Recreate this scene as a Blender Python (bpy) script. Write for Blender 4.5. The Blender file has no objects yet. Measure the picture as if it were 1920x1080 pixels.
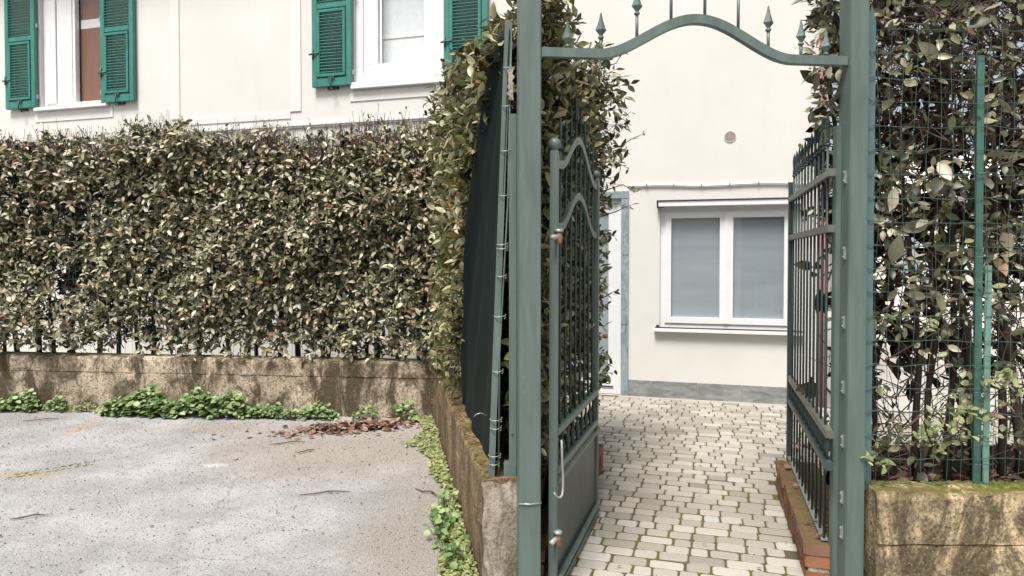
import bpy, math, random
import numpy as np
from mathutils import Vector, Matrix
R = math.radians
random.seed(7); rng = np.random.default_rng(7)
scene = bpy.context.scene
col = scene.collection

# ------------------------------------------------------------------ camera, sky, sun, exposure
cam_d = bpy.data.cameras.new('camera'); cam = bpy.data.objects.new('camera', cam_d); col.objects.link(cam)
cam.location = (0, 0, 1.6); cam.rotation_euler = (R(90 - 1.2), 0, 0)
cam_d.sensor_width = 36; cam_d.lens = 1270 / 1920 * 36; cam_d.shift_y = -31.4 / 1920
cam_d.clip_start = 0.05; cam_d.clip_end = 2000
scene.camera = cam

SUN_EL, SUN_AZ = R(63), R(205)          # azimuth: clockwise from +Y, where the sun stands
world = bpy.data.worlds.new('World'); scene.world = world; world.use_nodes = True
wn = world.node_tree.nodes; wl = world.node_tree.links
sky = wn.new('ShaderNodeTexSky'); sky.sky_type = 'NISHITA'; sky.sun_disc = False
sky.sun_elevation = SUN_EL; sky.sun_rotation = SUN_AZ
sky.air_density = 1.0; sky.dust_density = 4.0; sky.ozone_density = 1.0
hs = wn.new('ShaderNodeHueSaturation'); hs.inputs['Saturation'].default_value = 0.3
wl.new(sky.outputs[0], hs.inputs['Color'])
wl.new(hs.outputs[0], wn['Background'].inputs['Color']); wn['Background'].inputs['Strength'].default_value = 0.118
sun_d = bpy.data.lights.new('sun', 'SUN'); sun = bpy.data.objects.new('sun', sun_d); col.objects.link(sun)
sun_d.energy = 3.7; sun_d.angle = R(18); sun_d.color = (1.0, 0.955, 0.89)
to_sun = Vector((math.sin(SUN_AZ) * math.cos(SUN_EL), math.cos(SUN_AZ) * math.cos(SUN_EL), math.sin(SUN_EL)))
sun.rotation_euler = to_sun.to_track_quat('Z', 'Y').to_euler(); sun.location = (0, -10, 20)
scene.view_settings.view_transform = 'Standard'; scene.view_settings.look = 'None'
scene.view_settings.exposure = 0.52; scene.view_settings.gamma = 1.0; scene.view_settings.use_curve_mapping = False

# ------------------------------------------------------------------ materials
class NT:
    """tiny wrapper round a node tree"""
    def __init__(s, m): s.m = m; s.n = m.node_tree.nodes; s.l = m.node_tree.links
    def new(s, t, **kw):
        n = s.n.new(t)
        for k, v in kw.items(): setattr(n, k, v)
        return n
    def put(s, sock, v):
        if isinstance(v, bpy.types.NodeSocket): s.l.new(v, sock)
        else: sock.default_value = v
    def noise(s, vec, scale, detail=4, rough=0.55, dist=0.0):
        n = s.new('ShaderNodeTexNoise'); s.l.new(vec, n.inputs['Vector'])
        n.inputs['Scale'].default_value = scale; n.inputs['Detail'].default_value = detail
        n.inputs['Roughness'].default_value = rough; n.inputs['Distortion'].default_value = dist
        return n.outputs['Fac']
    def mapping(s, vec, scale=(1, 1, 1), loc=(0, 0, 0)):
        n = s.new('ShaderNodeMapping'); s.l.new(vec, n.inputs['Vector'])
        n.inputs['Scale'].default_value = scale; n.inputs['Location'].default_value = loc
        return n.outputs[0]
    def ramp(s, fac, stops, interp='LINEAR'):
        n = s.new('ShaderNodeValToRGB'); s.put(n.inputs[0], fac); cr = n.color_ramp; cr.interpolation = interp
        while len(cr.elements) < len(stops): cr.elements.new(0.5)
        for e, (p, c) in zip(cr.elements, stops):
            e.position = p; e.color = (c, c, c, 1) if isinstance(c, (int, float)) else (*c, 1)
        return n.outputs[0]
    def math(s, op, a, b=0.0, clamp=False):
        n = s.new('ShaderNodeMath', operation=op); n.use_clamp = clamp
        s.put(n.inputs[0], a); s.put(n.inputs[1], b); return n.outputs[0]
    def mix(s, fac, a, b, mode='MIX'):
        n = s.new('ShaderNodeMixRGB', blend_type=mode); s.put(n.inputs[0], fac)
        for i, v in ((1, a), (2, b)):
            if isinstance(v, tuple): v = (*v, 1) if len(v) == 3 else v
            s.put(n.inputs[i], v)
        return n.outputs[0]
    def bump(s, h, strength, dist=0.01, normal=None):
        n = s.new('ShaderNodeBump'); s.l.new(h, n.inputs['Height'])
        n.inputs['Strength'].default_value = strength; n.inputs['Distance'].default_value = dist
        if normal: s.l.new(normal, n.inputs['Normal'])
        return n.outputs[0]

def mat(name, fn, rough=0.6, spec=0.5, metal=0.0):
    m = bpy.data.materials.new(name); m.use_nodes = True
    t = NT(m); b = t.n['Principled BSDF']
    b.inputs['Roughness'].default_value = rough; b.inputs['Metallic'].default_value = metal
    b.inputs['Specular IOR Level'].default_value = spec
    t.obj = t.new('ShaderNodeTexCoord').outputs['Object']
    g = t.new('ShaderNodeNewGeometry'); t.nz = g; t.pos = g.outputs['Position']; t.island = g.outputs['Random Per Island']
    t.orand = t.new('ShaderNodeObjectInfo').outputs['Random']
    sep = t.new('ShaderNodeSeparateXYZ'); t.l.new(g.outputs['Normal'], sep.inputs[0]); t.up = sep.outputs[2]
    t.rnd = t.math('FRACT', t.math('ADD', t.island, t.orand))
    t.b = b
    fn(t)
    return m
def setc(t, c): t.put(t.b.inputs['Base Color'], (*c, 1) if isinstance(c, tuple) else c)
def setn(t, n): t.l.new(n, t.b.inputs['Normal'])

def m_plaster(t):
    n = t.noise(t.pos, 1.1, 5, .6); n2 = t.noise(t.mapping(t.pos, (3, 3, .6)), 2.0, 4, .6)
    c = t.mix(t.ramp(n, [(.35, 0.), (.7, 1.)]), (.625, .608, .572), (.665, .65, .62))
    c = t.mix(t.math('MULTIPLY', t.ramp(n2, [(.5, 0.), (.8, 1.)]), .3), c, (.60, .565, .515))
    setc(t, c); setn(t, t.bump(t.noise(t.pos, 120, 3), .25, .004))
def m_plaster_band(t):
    n = t.noise(t.pos, 2.0, 4)
    setc(t, t.mix(n, (.645, .63, .61), (.69, .676, .655))); setn(t, t.bump(t.noise(t.pos, 120, 3), .2, .003))
def plain(c, var=.08, sc=6, bump=0.0):
    def fn(t):
        n = t.noise(t.pos, sc, 5, .6)
        lo = tuple(v * (1 - var) for v in c); hi = tuple(min(1, v * (1 + var)) for v in c)
        setc(t, t.mix(t.ramp(n, [(.3, 0.), (.7, 1.)]), lo, hi))
        if bump: setn(t, t.bump(t.noise(t.pos, sc * 12, 3), bump, .003))
    return fn
def m_paint(c, wear=(.30, .33, .30)):
    def fn(t):
        n = t.noise(t.mapping(t.pos, (14, 14, 1.6)), 1.5, 5, .65)
        cc = t.mix(t.ramp(n, [(.3, 0.), (.75, 1.)]), tuple(v * .82 for v in c), tuple(v * 1.25 for v in c))
        sp = t.ramp(t.noise(t.pos, 45, 4, .7), [(.66, 0.), (.74, 1.)])
        cc = t.mix(t.math('MULTIPLY', sp, .45), cc, wear)
        ru = t.ramp(t.noise(t.pos, 16, 6, .75), [(.66, 0.), (.72, 1.)])
        cc = t.mix(t.math('MULTIPLY', ru, .55), cc, (.16, .09, .05))
        setc(t, cc); t.put(t.b.inputs['Roughness'], t.ramp(n, [(.2, .34), (.8, .52)]))
        setn(t, t.bump(t.noise(t.pos, 70, 3), .12, .002))
    return fn
def m_shutter(t):
    n = t.noise(t.mapping(t.pos, (8, 8, 2)), 1.6, 5, .65)
    c = t.mix(t.ramp(n, [(.3, 0.), (.75, 1.)]), (.028, .155, .128), (.042, .215, .18))
    c = t.mix(t.math('MULTIPLY', t.ramp(t.noise(t.pos, 9, 5, .7), [(.55, 0.), (.75, 1.)]), .35), c, (.16, .36, .29))
    setc(t, c)
def m_concrete(warm, moss_amt, dark, spk=1.0):
    def fn(t):
        n = t.noise(t.pos, 2.3, 6, .62, .4); st = t.noise(t.mapping(t.pos, (3.2, 3.2, 1.3)), 1.3, 6, .68, .8); f = t.noise(t.pos, 55, 5, .7)
        base = t.mix(t.ramp(n, [(.36, 0.), (.62, 1.)]), tuple(v * .62 for v in warm), warm)
        base = t.mix(t.math('MULTIPLY', t.ramp(st, [(.44, 0.), (.56, 1.)]), dark), base, (.06, .045, .026))
        base = t.mix(t.math('MULTIPLY', t.ramp(t.noise(t.pos, 4.2, 6, .7, .6), [(.49, 0.), (.62, 1.)]), dark * .9), base, (.075, .058, .032))
        base = t.mix(t.math('MULTIPLY', t.ramp(f, [(.50, 0.), (.62, 1.)]), .8 * spk), base, (.05, .04, .026))
        base = t.mix(t.math('MULTIPLY', t.ramp(t.noise(t.pos, 30, 6, .8), [(.52, 0.), (.60, 1.)]), .6 * spk), base, (.07, .055, .032))
        base = t.mix(t.math('MULTIPLY', t.ramp(t.noise(t.pos, 75, 4, .8), [(.58, 0.), (.66, 1.)]), .45), base, (.60, .52, .40))
        mo = t.math('MULTIPLY', t.ramp(t.up, [(.35, 0.), (.8, 1.)]), t.ramp(t.noise(t.pos, 7, 5, .65), [(.60 - .25 * moss_amt, 0.), (.70 - .2 * moss_amt, 1.)]))
        base = t.mix(mo, base, t.mix(f, (.05, .045, .016), (.19, .165, .05)))
        setc(t, base)
        setn(t, t.bump(t.math('ADD', f, t.math('MULTIPLY', t.noise(t.pos, 14, 4), .8)), .7, .012))
    return fn
def m_asphalt(t):
    f = t.noise(t.pos, 52, 5, .8); g = t.noise(t.pos, 120, 3, .75); n = t.noise(t.pos, 1.6, 8, .7)
    base = t.mix(t.ramp(n, [(.40, 0.), (.60, 1.)]), (.25, .246, .243), (.36, .356, .354))
    def blob(cx, cy, sx, sy, r0, r1):
        v = t.mapping(t.pos, (1 / sx, 1 / sy, 0), (-cx / sx, -cy / sy, 0))
        L = t.new('ShaderNodeVectorMath', operation='LENGTH'); t.l.new(v, L.inputs[0])
        d = t.math('ADD', L.outputs['Value'], t.math('MULTIPLY', t.math('SUBTRACT', t.noise(t.pos, 1.9, 6, .65), .5), 1.3))
        return t.ramp(d, [(r0, 1.), (r1, 0.)])
    base = t.mix(t.math('MULTIPLY', blob(-1.15, 5.6, 1.6, 1.0, .4, 1.0), .8), base, (.27, .225, .185))
    base = t.mix(t.math('MULTIPLY', blob(-.45, 3.9, .7, 1.6, .3, 1.0), .8), base, (.22, .19, .155))
    base = t.mix(t.math('MULTIPLY', blob(-5.1, 6.55, .75, .5, .5, .95), .75), base, (.22, .20, .18))
    base = t.mix(t.math('MULTIPLY', blob(-2.6, 6.3, .9, .28, .3, 1.0), .55), base, (.27, .20, .16))
    base = t.mix(t.math('MULTIPLY', blob(-2.28, 5.17, .16, .09, .1, .7), .4), base, (.72, .72, .70))
    base = t.mix(t.math('MULTIPLY', blob(-3.55, 4.95, .42, .10, .3, .9), .7), base, (.30, .235, .13))
    base = t.mix(t.math('MULTIPLY', blob(-4.05, 6.35, .10, .5, .3, .9), .6), base, (.42, .26, .15))
    # loose dark chippings lying in the surface, larger stones pale
    base = t.mix(t.math('MULTIPLY', t.ramp(f, [(.38, 1.), (.46, 0.)]), .8), base, (.13, .115, .105))
    base = t.mix(t.math('MULTIPLY', t.ramp(g, [(.54, 0.), (.62, 1.)]), .6), base, (.60, .595, .59))
    base = t.mix(t.math('MULTIPLY', t.ramp(t.noise(t.pos, 34, 5, .7), [(.63, 0.), (.70, 1.)]), .55), base, (.12, .09, .07))
    v = t.new('ShaderNodeTexVoronoi', feature='DISTANCE_TO_EDGE'); v.inputs['Scale'].default_value = .42
    wv = t.new('ShaderNodeVectorMath', operation='ADD'); nn = t.new('ShaderNodeTexNoise'); nn.inputs['Scale'].default_value = 2.2; nn.inputs['Detail'].default_value = 6; t.l.new(t.pos, nn.inputs['Vector'])
    sc = t.new('ShaderNodeVectorMath', operation='SCALE'); sc.inputs['Scale'].default_value = .55; t.l.new(nn.outputs['Color'], sc.inputs[0]); t.l.new(t.pos, wv.inputs[0]); t.l.new(sc.outputs[0], wv.inputs[1]); t.l.new(wv.outputs[0], v.inputs['Vector'])
    ck = t.math('MULTIPLY', t.ramp(v.outputs['Distance'], [(.0, 1.), (.008, 0.)]), t.ramp(t.noise(t.pos, .8, 4), [(.45, 0.), (.6, 1.)]))
    base = t.mix(t.math('MULTIPLY', ck, .25), base, (.07, .06, .045))
    setc(t, base); setn(t, t.bump(t.math('ADD', f, g), .6, .008))
def m_paver(t):
    n = t.noise(t.pos, 8, 5, .65); f = t.noise(t.pos, 140, 3, .7)
    c = t.ramp(t.rnd, [(0., (.23, .21, .18)), (.25, (.36, .335, .295)), (.5, (.28, .255, .22)), (.7, (.385, .35, .305)), (.88, (.41, .395, .36)), (1., (.26, .235, .205))])
    c = t.mix(t.math('MULTIPLY', t.ramp(n, [(.5, 0.), (.75, 1.)]), .4), c, (.33, .28, .21))
    c = t.mix(t.math('MULTIPLY', t.ramp(f, [(.56, 0.), (.66, 1.)]), .5), c, (.17, .15, .13))
    setc(t, c); setn(t, t.bump(t.math('ADD', f, n), .45, .004))
def m_joint(t):
    n = t.noise(t.pos, 3.2, 5, .65); f = t.noise(t.pos, 60, 4, .7)
    c = t.mix(f, (.05, .04, .025), (.14, .115, .08))
    c = t.mix(t.math('MULTIPLY', t.ramp(n, [(.44, 0.), (.58, 1.)]), .8), c, t.mix(f, (.05, .055, .013), (.16, .165, .04)))
    setc(t, c); setn(t, t.bump(f, .8, .01))
def m_brick(t):
    n = t.noise(t.pos, 14, 5, .7); f = t.noise(t.pos, 70, 4, .7)
    c = t.ramp(t.rnd, [(0., (.20, .095, .055)), (.35, (.29, .125, .062)), (.7, (.18, .10, .075)), (1., (.25, .145, .10))])
    c = t.mix(t.math('MULTIPLY', t.ramp(n, [(.45, 0.), (.7, 1.)]), .6), c, (.13, .085, .05))
    mo = t.math('MULTIPLY', t.ramp(t.up, [(.4, 0.), (.8, 1.)]), t.ramp(t.noise(t.pos, 9, 5, .65), [(.30, 0.), (.44, 1.)]))
    c = t.mix(mo, c, t.mix(f, (.05, .036, .018), (.17, .12, .055)))
    setc(t, c); setn(t, t.bump(f, .6, .006))
def m_leaf(stops, gloss=.42, trans=.09):
    def fn(t):
        c = t.ramp(t.rnd, stops)
        c = t.mix(t.math('MULTIPLY', t.ramp(t.noise(t.pos, 26, 4, .6), [(.45, 0.), (.75, 1.)]), .35), c, tuple(v * .55 for v in stops[0][1]))
        setc(t, c); t.b.inputs['Roughness'].default_value = gloss
        tr = t.new('ShaderNodeBsdfTranslucent'); t.l.new(c, tr.inputs['Color'])
        mx = t.new('ShaderNodeMixShader'); mx.inputs[0].default_value = trans
        out = t.n['Material Output']
        t.l.new(t.b.outputs[0], mx.inputs[1]); t.l.new(tr.outputs[0], mx.inputs[2]); t.l.new(mx.outputs[0], out.inputs['Surface'])
    return fn
def m_glass(t):
    out = t.n['Material Output']
    gl = t.new('ShaderNodeBsdfGlossy'); gl.inputs['Roughness'].default_value = .02
    tp = t.new('ShaderNodeBsdfTransparent'); lw = t.new('ShaderNodeLayerWeight'); lw.inputs['Blend'].default_value = .35; fac = t.math('ADD', t.math('MULTIPLY', t.math('POWER', lw.outputs['Facing'], 3.0), .6), .06)
    mx = t.new('ShaderNodeMixShader'); t.l.new(fac, mx.inputs[0]); t.l.new(tp.outputs[0], mx.inputs[1]); t.l.new(gl.outputs[0], mx.inputs[2])
    t.l.new(mx.outputs[0], out.inputs['Surface'])
def m_net(t):
    w = t.new('ShaderNodeTexWave'); w.inputs['Scale'].default_value = 60; t.l.new(t.obj, w.inputs['Vector'])
    n = t.noise(t.mapping(t.pos, (30, 30, 1.5)), 1.5, 4)
    setc(t, t.mix(n, (.004, .0085, .008), (.011, .020, .019))); setn(t, t.bump(w.outputs['Fac'], .15, .001))
def m_slate(t):
    n = t.noise(t.mapping(t.pos, (1, 1, 3)), 4, 6, .7, 1.2)
    setc(t, t.mix(t.ramp(n, [(.35, 0.), (.65, 1.)]), (.14, .147, .147), (.29, .30, .295)))
def m_marble(t):
    n = t.noise(t.mapping(t.pos, (1, 1, .5)), 9, 6, .75, 1.4)
    setc(t, t.mix(t.ramp(n, [(.35, 0.), (.65, 1.)]), (.13, .19, .22), (.33, .40, .43)))
def m_frost(t):
    n = t.noise(t.mapping(t.pos, (1, 1, 6)), 1.6, 4, .5)
    setc(t, t.mix(n, (.21, .255, .285), (.31, .36, .385)))
def m_soil(t):
    f = t.noise(t.pos, 28, 5, .75); n = t.noise(t.pos, 90, 3, .7)
    c = t.mix(t.ramp(f, [(.35, 0.), (.65, 1.)]), (.03, .022, .015), (.12, .08, .05))
    setc(t, t.mix(t.ramp(n, [(.62, 0.), (.7, 1.)]), c, (.30, .19, .12))); setn(t, t.bump(f, 1.0, .03))
def m_grit(t):
    setc(t, t.ramp(t.rnd, [(0., (.05, .042, .036)), (.5, (.12, .10, .085)), (.7, (.26, .235, .22)), (.9, (.5, .48, .46)), (1., (.30, .19, .12))]))
def m_bark(t):
    n = t.noise(t.mapping(t.pos, (20, 20, 3)), 2.0, 5, .7)
    setc(t, t.mix(n, (.018, .014, .011), (.085, .068, .052))); setn(t, t.bump(n, .8, .008))
def m_wood_brown(t):
    n = t.noise(t.mapping(t.pos, (10, 10, .8)), 2, 5, .6)
    setc(t, t.mix(n, (.13, .052, .026), (.24, .105, .052)))
def m_roof(t):
    w = t.new('ShaderNodeTexWave'); w.inputs['Scale'].default_value = 2.2; t.l.new(t.obj, w.inputs['Vector'])
    setc(t, t.mix(t.noise(t.pos, 5, 4), (.28, .11, .06), (.42, .2, .12))); setn(t, t.bump(w.outputs['Fac'], 1, .05))

GREY_GREEN = (.095, .132, .117)
M = dict(
    plaster=mat('plaster', m_plaster, .85, .3), band=mat('plaster_band', m_plaster_band, .8, .3),
    pvc=mat('white_frame', plain((.72, .725, .735), .04), .35), white=mat('white_paint', plain((.73, .725, .72), .05), .5),
    curtain=mat('curtain', plain((.66, .70, .71), .06, 14), .9), dark=mat('black_trim', plain((.03, .03, .03)), .5),
    frost=mat('frosted_pane', m_frost, .25), doorpane=mat('door_pane', plain((.28, .32, .34), .1, 3), .3),
    glass=mat('glass', m_glass), brown=mat('brown_interior', m_wood_brown, .35), shutter=mat('shutter_green', m_shutter, .42),
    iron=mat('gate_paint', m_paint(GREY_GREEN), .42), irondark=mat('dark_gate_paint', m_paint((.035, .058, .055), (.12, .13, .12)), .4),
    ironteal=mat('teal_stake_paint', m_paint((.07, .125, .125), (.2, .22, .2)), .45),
    ironmid=mat('shaded_gate_paint', m_paint((.032, .052, .048), (.10, .12, .11)), .42),  # same gate paint darkened for the bars; hedge shade put into the colour
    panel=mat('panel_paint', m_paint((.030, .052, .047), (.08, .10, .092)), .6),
    rail=mat('weathered_rail', m_paint((.10, .105, .085), (.25, .22, .15)), .45),
    postgreen=mat('green_fence_paint', m_paint((.045, .115, .093), (.12, .2, .165)), .42),
    palegreen=mat('faded_green_paint', m_paint((.13, .25, .21), (.3, .35, .3)), .5),
    wire=mat('green_wire', plain((.05, .10, .085), .4, 20), .4), zinc=mat('zinc_wire', plain((.30, .34, .33), .2, 20), .35, metal=.5),
    rust=mat('rusty_brass', plain((.26, .15, .08), .4, 60), .5, metal=.4), cable=mat('pale_hose', plain((.26, .265, .24), .2), .5),
    conc=mat('stained_concrete', m_concrete((.60, .49, .37), .45, .95), .9, .2),
    conc_end=mat('rough_concrete', m_concrete((.62, .53, .43), .4, .72, .4), .9, .2),
    conc_ret=mat('weathered_concrete', m_concrete((.31, .215, .125), .35, .7), .9, .2),
    conc_r=mat('ochre_concrete', m_concrete((.66, .51, .31), .8, .86, .9), .9, .2),
    asphalt=mat('asphalt', m_asphalt, .9, .25), paver=mat('paver', m_paver, .8, .3), joint=mat('mossy_joint', m_joint, .95, .1),
    brick=mat('brick', m_brick, .85, .2), soil=mat('soil', m_soil, .95, .1), bark=mat('bark', m_bark, .85, .2),
    twig=mat('twig', plain((.10, .06, .045), .5, 30), .7), net=mat('shade_net', m_net, .8, .15),
    slate=mat('skirting_stone', m_slate, .5), marble=mat('marble_jamb', m_marble, .3), pink=mat('pink_pipe', plain((.40, .20, .175), .1), .5),
    vent=mat('vent_mesh', plain((.27, .215, .20), .3, 200), .7), roof=mat('roof_tiles', m_roof, .8), earth=mat('earth', plain((.22, .20, .17), .2, .4), .95),
    leafb=mat('hedge_leaf', m_leaf([(0., (.028, .036, .016)), (.22, (.07, .08, .034)), (.36, (.16, .15, .08)), (.52, (.38, .345, .225)), (.74, (.55, .505, .36)), (.86, (.30, .25, .15)), (.93, (.12, .15, .05)), (.975, (.28, .17, .08)), (1., (.24, .10, .06))], .34), .4),  # pale and dark leaves at random; contrast of lit and shaded leaves is coloured in
    leafdark=mat('shaded_inner_leaf', m_leaf([(0., (.014, .014, .008)), (.5, (.03, .028, .016)), (.85, (.055, .043, .024)), (1., (.10, .055, .034))], .6, .0), .6, .2),  # old brown inner leaves, with the hedge's interior shade put into their colour
    leafn=mat('glossy_leaf', m_leaf([(0., (.038, .05, .015)), (.3, (.085, .10, .028)), (.55, (.19, .19, .075)), (.75, (.34, .31, .165)), (.92, (.45, .405, .26)), (.97, (.25, .20, .05)), (1., (.30, .15, .09))], .33), .4),
    leafr=mat('pale_leaf', m_leaf([(0., (.03, .036, .018)), (.35, (.07, .075, .038)), (.6, (.18, .17, .105)), (.85, (.48, .44, .33)), (.95, (.14, .15, .05)), (1., (.33, .19, .11))], .4), .4),
    leafs=mat('small_dark_leaf', m_leaf([(0., (.03, .04, .017)), (.35, (.07, .082, .034)), (.6, (.15, .15, .07)), (.8, (.29, .27, .165)), (.94, (.46, .425, .30)), (.97, (.16, .17, .04)), (1., (.22, .10, .06))], .36), .4),
    weed=mat('weed_leaf', m_leaf([(0., (.045, .09, .022)), (.4, (.105, .175, .05)), (.75, (.20, .28, .10)), (1., (.32, .39, .18))], .5), .5),
    cover=mat('creeper_leaf', m_leaf([(0., (.10, .125, .035)), (.4, (.19, .22, .075)), (.8, (.29, .31, .13)), (1., (.35, .32, .15))], .6), .6),
    sprout=mat('sprout_leaf', m_leaf([(0., (.12, .15, .055)), (.5, (.22, .25, .10)), (1., (.36, .37, .20))], .5), .5),
    dry=mat('dry_leaf', m_leaf([(0., (.08, .045, .032)), (.4, (.17, .095, .063)), (.75, (.27, .165, .112)), (1., (.38, .27, .19))], .7, .1), .7),
    grit=mat('grit', m_grit, .9, .2),
    moss=mat('moss', plain((.115, .118, .028), .6, 30, .8), .95, .1), mossbrown=mat('brown_moss', plain((.10, .075, .03), .6, 25, .8), .95, .1),
    far=mat('far_wall', plain((.74, .70, .66), .06, 1), .85), farpink=mat('far_pink_wall', plain((.60, .33, .27), .08, 1), .85), faryellow=mat('far_ochre', plain((.65, .42, .16), .08, 1), .85),
)

# ------------------------------------------------------------------ mesh helpers
def tag(o, label=None, cat=None, group=None, kind=None):
    if label: o['label'] = label
    if cat: o['category'] = cat
    if group: o['group'] = group
    if kind: o['kind'] = kind
    return o
def empty(name, loc=(0, 0, 0), rz=0.0):
    o = bpy.data.objects.new(name, None); col.objects.link(o); o.location = loc; o.rotation_euler = (0, 0, rz); o.empty_display_size = .1
    return o
def link(name, me, parent=None):
    o = bpy.data.objects.new(name, me); col.objects.link(o)
    if parent: o.parent = parent
    return o
class MB:
    def __init__(s): s.v = []; s.f = []; s.sm = []
    def add(s, vs, fs, smooth=False):
        b = len(s.v); s.v += [tuple(v) for v in vs]; s.f += [tuple(i + b for i in f) for f in fs]; s.sm += [smooth] * len(fs); return s
    def box(s, x0, x1, y0, y1, z0, z1, mtx=None):
        vs = [Vector((x, y, z)) for x in (x0, x1) for y in (y0, y1) for z in (z0, z1)]
        if mtx is not None: vs = [mtx @ v for v in vs]
        return s.add(vs, [(0, 1, 3, 2), (4, 6, 7, 5), (0, 4, 5, 1), (2, 3, 7, 6), (0, 2, 6, 4), (1, 5, 7, 3)])
    def tube(s, pts, rad, n=8, caps=True, smooth=True, phase=0.0):
        pts = [Vector(p) for p in pts]; k = len(pts)
        if not hasattr(rad, '__len__'): rad = [rad] * k
        vs = []; a = None
        for i, p in enumerate(pts):
            t = (pts[min(i + 1, k - 1)] - pts[max(i - 1, 0)]).normalized()
            if a is None:
                a = Vector((1, 0, 0)) if abs(t.x) < .9 else Vector((0, 1, 0))
            a = (a - t * a.dot(t)).normalized(); b = t.cross(a)
            for j in range(n):
                w = phase + 2 * math.pi * j / n
                vs.append(p + (a * math.cos(w) + b * math.sin(w)) * rad[i])
        fs = [(i * n + j, i * n + (j + 1) % n, (i + 1) * n + (j + 1) % n, (i + 1) * n + j) for i in range(k - 1) for j in range(n)]
        if caps: fs += [tuple(range(n - 1, -1, -1)), tuple(range((k - 1) * n, k * n))]
        return s.add(vs, fs, smooth)
    def lathe(s, prof, n=12, o=(0, 0, 0), smooth=True, phase=0.0):
        ox, oy, oz = o
        vs = [(ox + r * math.cos(phase + 2 * math.pi * j / n), oy + r * math.sin(phase + 2 * math.pi * j / n), oz + z) for r, z in prof for j in range(n)]
        k = len(prof)
        fs = [(i * n + j, i * n + (j + 1) % n, (i + 1) * n + (j + 1) % n, (i + 1) * n + j) for i in range(k - 1) for j in range(n)]
        fs += [tuple(range(n - 1, -1, -1)), tuple(range((k - 1) * n, k * n))]
        return s.add(vs, fs, smooth)
    def strip(s, path, w, t, axis):
        """bar of section w (along local z-ish normal) x t (along axis) following path"""
        pts = [Vector(p) for p in path]; ax = Vector(axis).normalized(); vs = []; k = len(pts)
        for i, p in enumerate(pts):
            tg = (pts[min(i + 1, k - 1)] - pts[max(i - 1, 0)]).normalized(); nn = ax.cross(tg).normalized()
            for du, dv in ((-1, -1), (1, -1), (1, 1), (-1, 1)): vs.append(p + nn * (du * w / 2) + ax * (dv * t / 2))
        fs = [(i * 4 + j, i * 4 + (j + 1) % 4, (i + 1) * 4 + (j + 1) % 4, (i + 1) * 4 + j) for i in range(k - 1) for j in range(4)]
        fs += [(3, 2, 1, 0), ((k - 1) * 4, (k - 1) * 4 + 1, (k - 1) * 4 + 2, (k - 1) * 4 + 3)]
        return s.add(vs, fs)
    def mesh(s, name, m):
        me = bpy.data.meshes.new(name); me.from_pydata(s.v, [], s.f)
        me.polygons.foreach_set('use_smooth', s.sm); me.materials.append(M[m]); me.update()
        return me
    def build(s, name, m, parent=None, bevel=0.0):
        me = s.mesh(name, m)
        import bmesh
        bm = bmesh.new(); bm.from_mesh(me); bmesh.ops.recalc_face_normals(bm, faces=bm.faces)
        if bevel: bmesh.ops.bevel(bm, geom=[e for e in bm.edges if len(e.link_faces) == 2 and e.calc_face_angle(0) > .5], offset=bevel, segments=2, affect='EDGES', clamp_overlap=True)
        bm.to_mesh(me); bm.free()
        return link(name, me, parent)
def bx(name, m, parent, x0, x1, y0, y1, z0, z1, bevel=0.0): return MB().box(x0, x1, y0, y1, z0, z1).build(name, m, parent, bevel)

# ---- leaves: one template leaf, thousands of copies as arrays
LT = np.array([(0, 0, 0), (0, .30, -.03), (0, .68, -.045), (0, 1, -.12), (-.215, .30, .045), (-.20, .68, .03), (.215, .30, .045), (.20, .68, .03)], float)
LROUND = np.array([(0, 0, 0), (0, .30, -.02), (0, .68, -.03), (0, 1, -.1), (-.40, .28, .05), (-.34, .72, .02), (.40, .28, .05), (.34, .72, .02)], float)
LF = [(0, 1, 4), (1, 2, 5, 4), (2, 3, 5), (0, 6, 1), (1, 6, 7, 2), (2, 7, 3)]
_st = [(0, 0), (.10, .012), (.22, .125), (.40, .205), (.58, .21), (.76, .15), (.90, .07), (1, 0)]
LFINE = np.array([(0, t_, -.05 * math.sin(t_ * 2.2) - .05 * t_ * t_) for t_, w_ in _st] + [(sg * w_, t_ - .01 * (sg > 0), -.05 * math.sin(t_ * 2.2) - .05 * t_ * t_ + .26 * w_ + .012 * math.sin(t_ * 14 + sg)) for sg in (-1, 1) for t_, w_ in _st[1:-1]], float)
LFF = []
for sg, o_ in ((0, 8), (1, 14)):
    fl_ = [(0, 1, o_)] + [(k, k + 1, o_ + k, o_ + k - 1) for k in range(1, 6)] + [(6, 7, o_ + 5)]
    LFF += [f if sg == 0 else f[::-1] for f in fl_]
def norm(a): return a / np.maximum(np.linalg.norm(a, axis=-1, keepdims=True), 1e-9)
def frames(axis, nor):
    y = norm(axis); z = norm(nor - y * np.sum(nor * y, -1, keepdims=True)); x = np.cross(y, z); return x, y, z
def leaf_verts(pos, axis, nor, size, tmpl, wid=None):
    x, y, z = frames(axis, nor); n = len(pos)
    t = np.repeat(tmpl[None], n, 0).copy()
    if wid is not None: t[:, :, 0] *= wid[:, None]
    curl = rng.normal(0, .12, (n, 1)); t[:, :, 2] += curl * t[:, :, 1] ** 2
    t *= size[:, None, None]
    return pos[:, None] + t[:, :, 0:1] * x[:, None] + t[:, :, 1:2] * y[:, None] + t[:, :, 2:3] * z[:, None]
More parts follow.
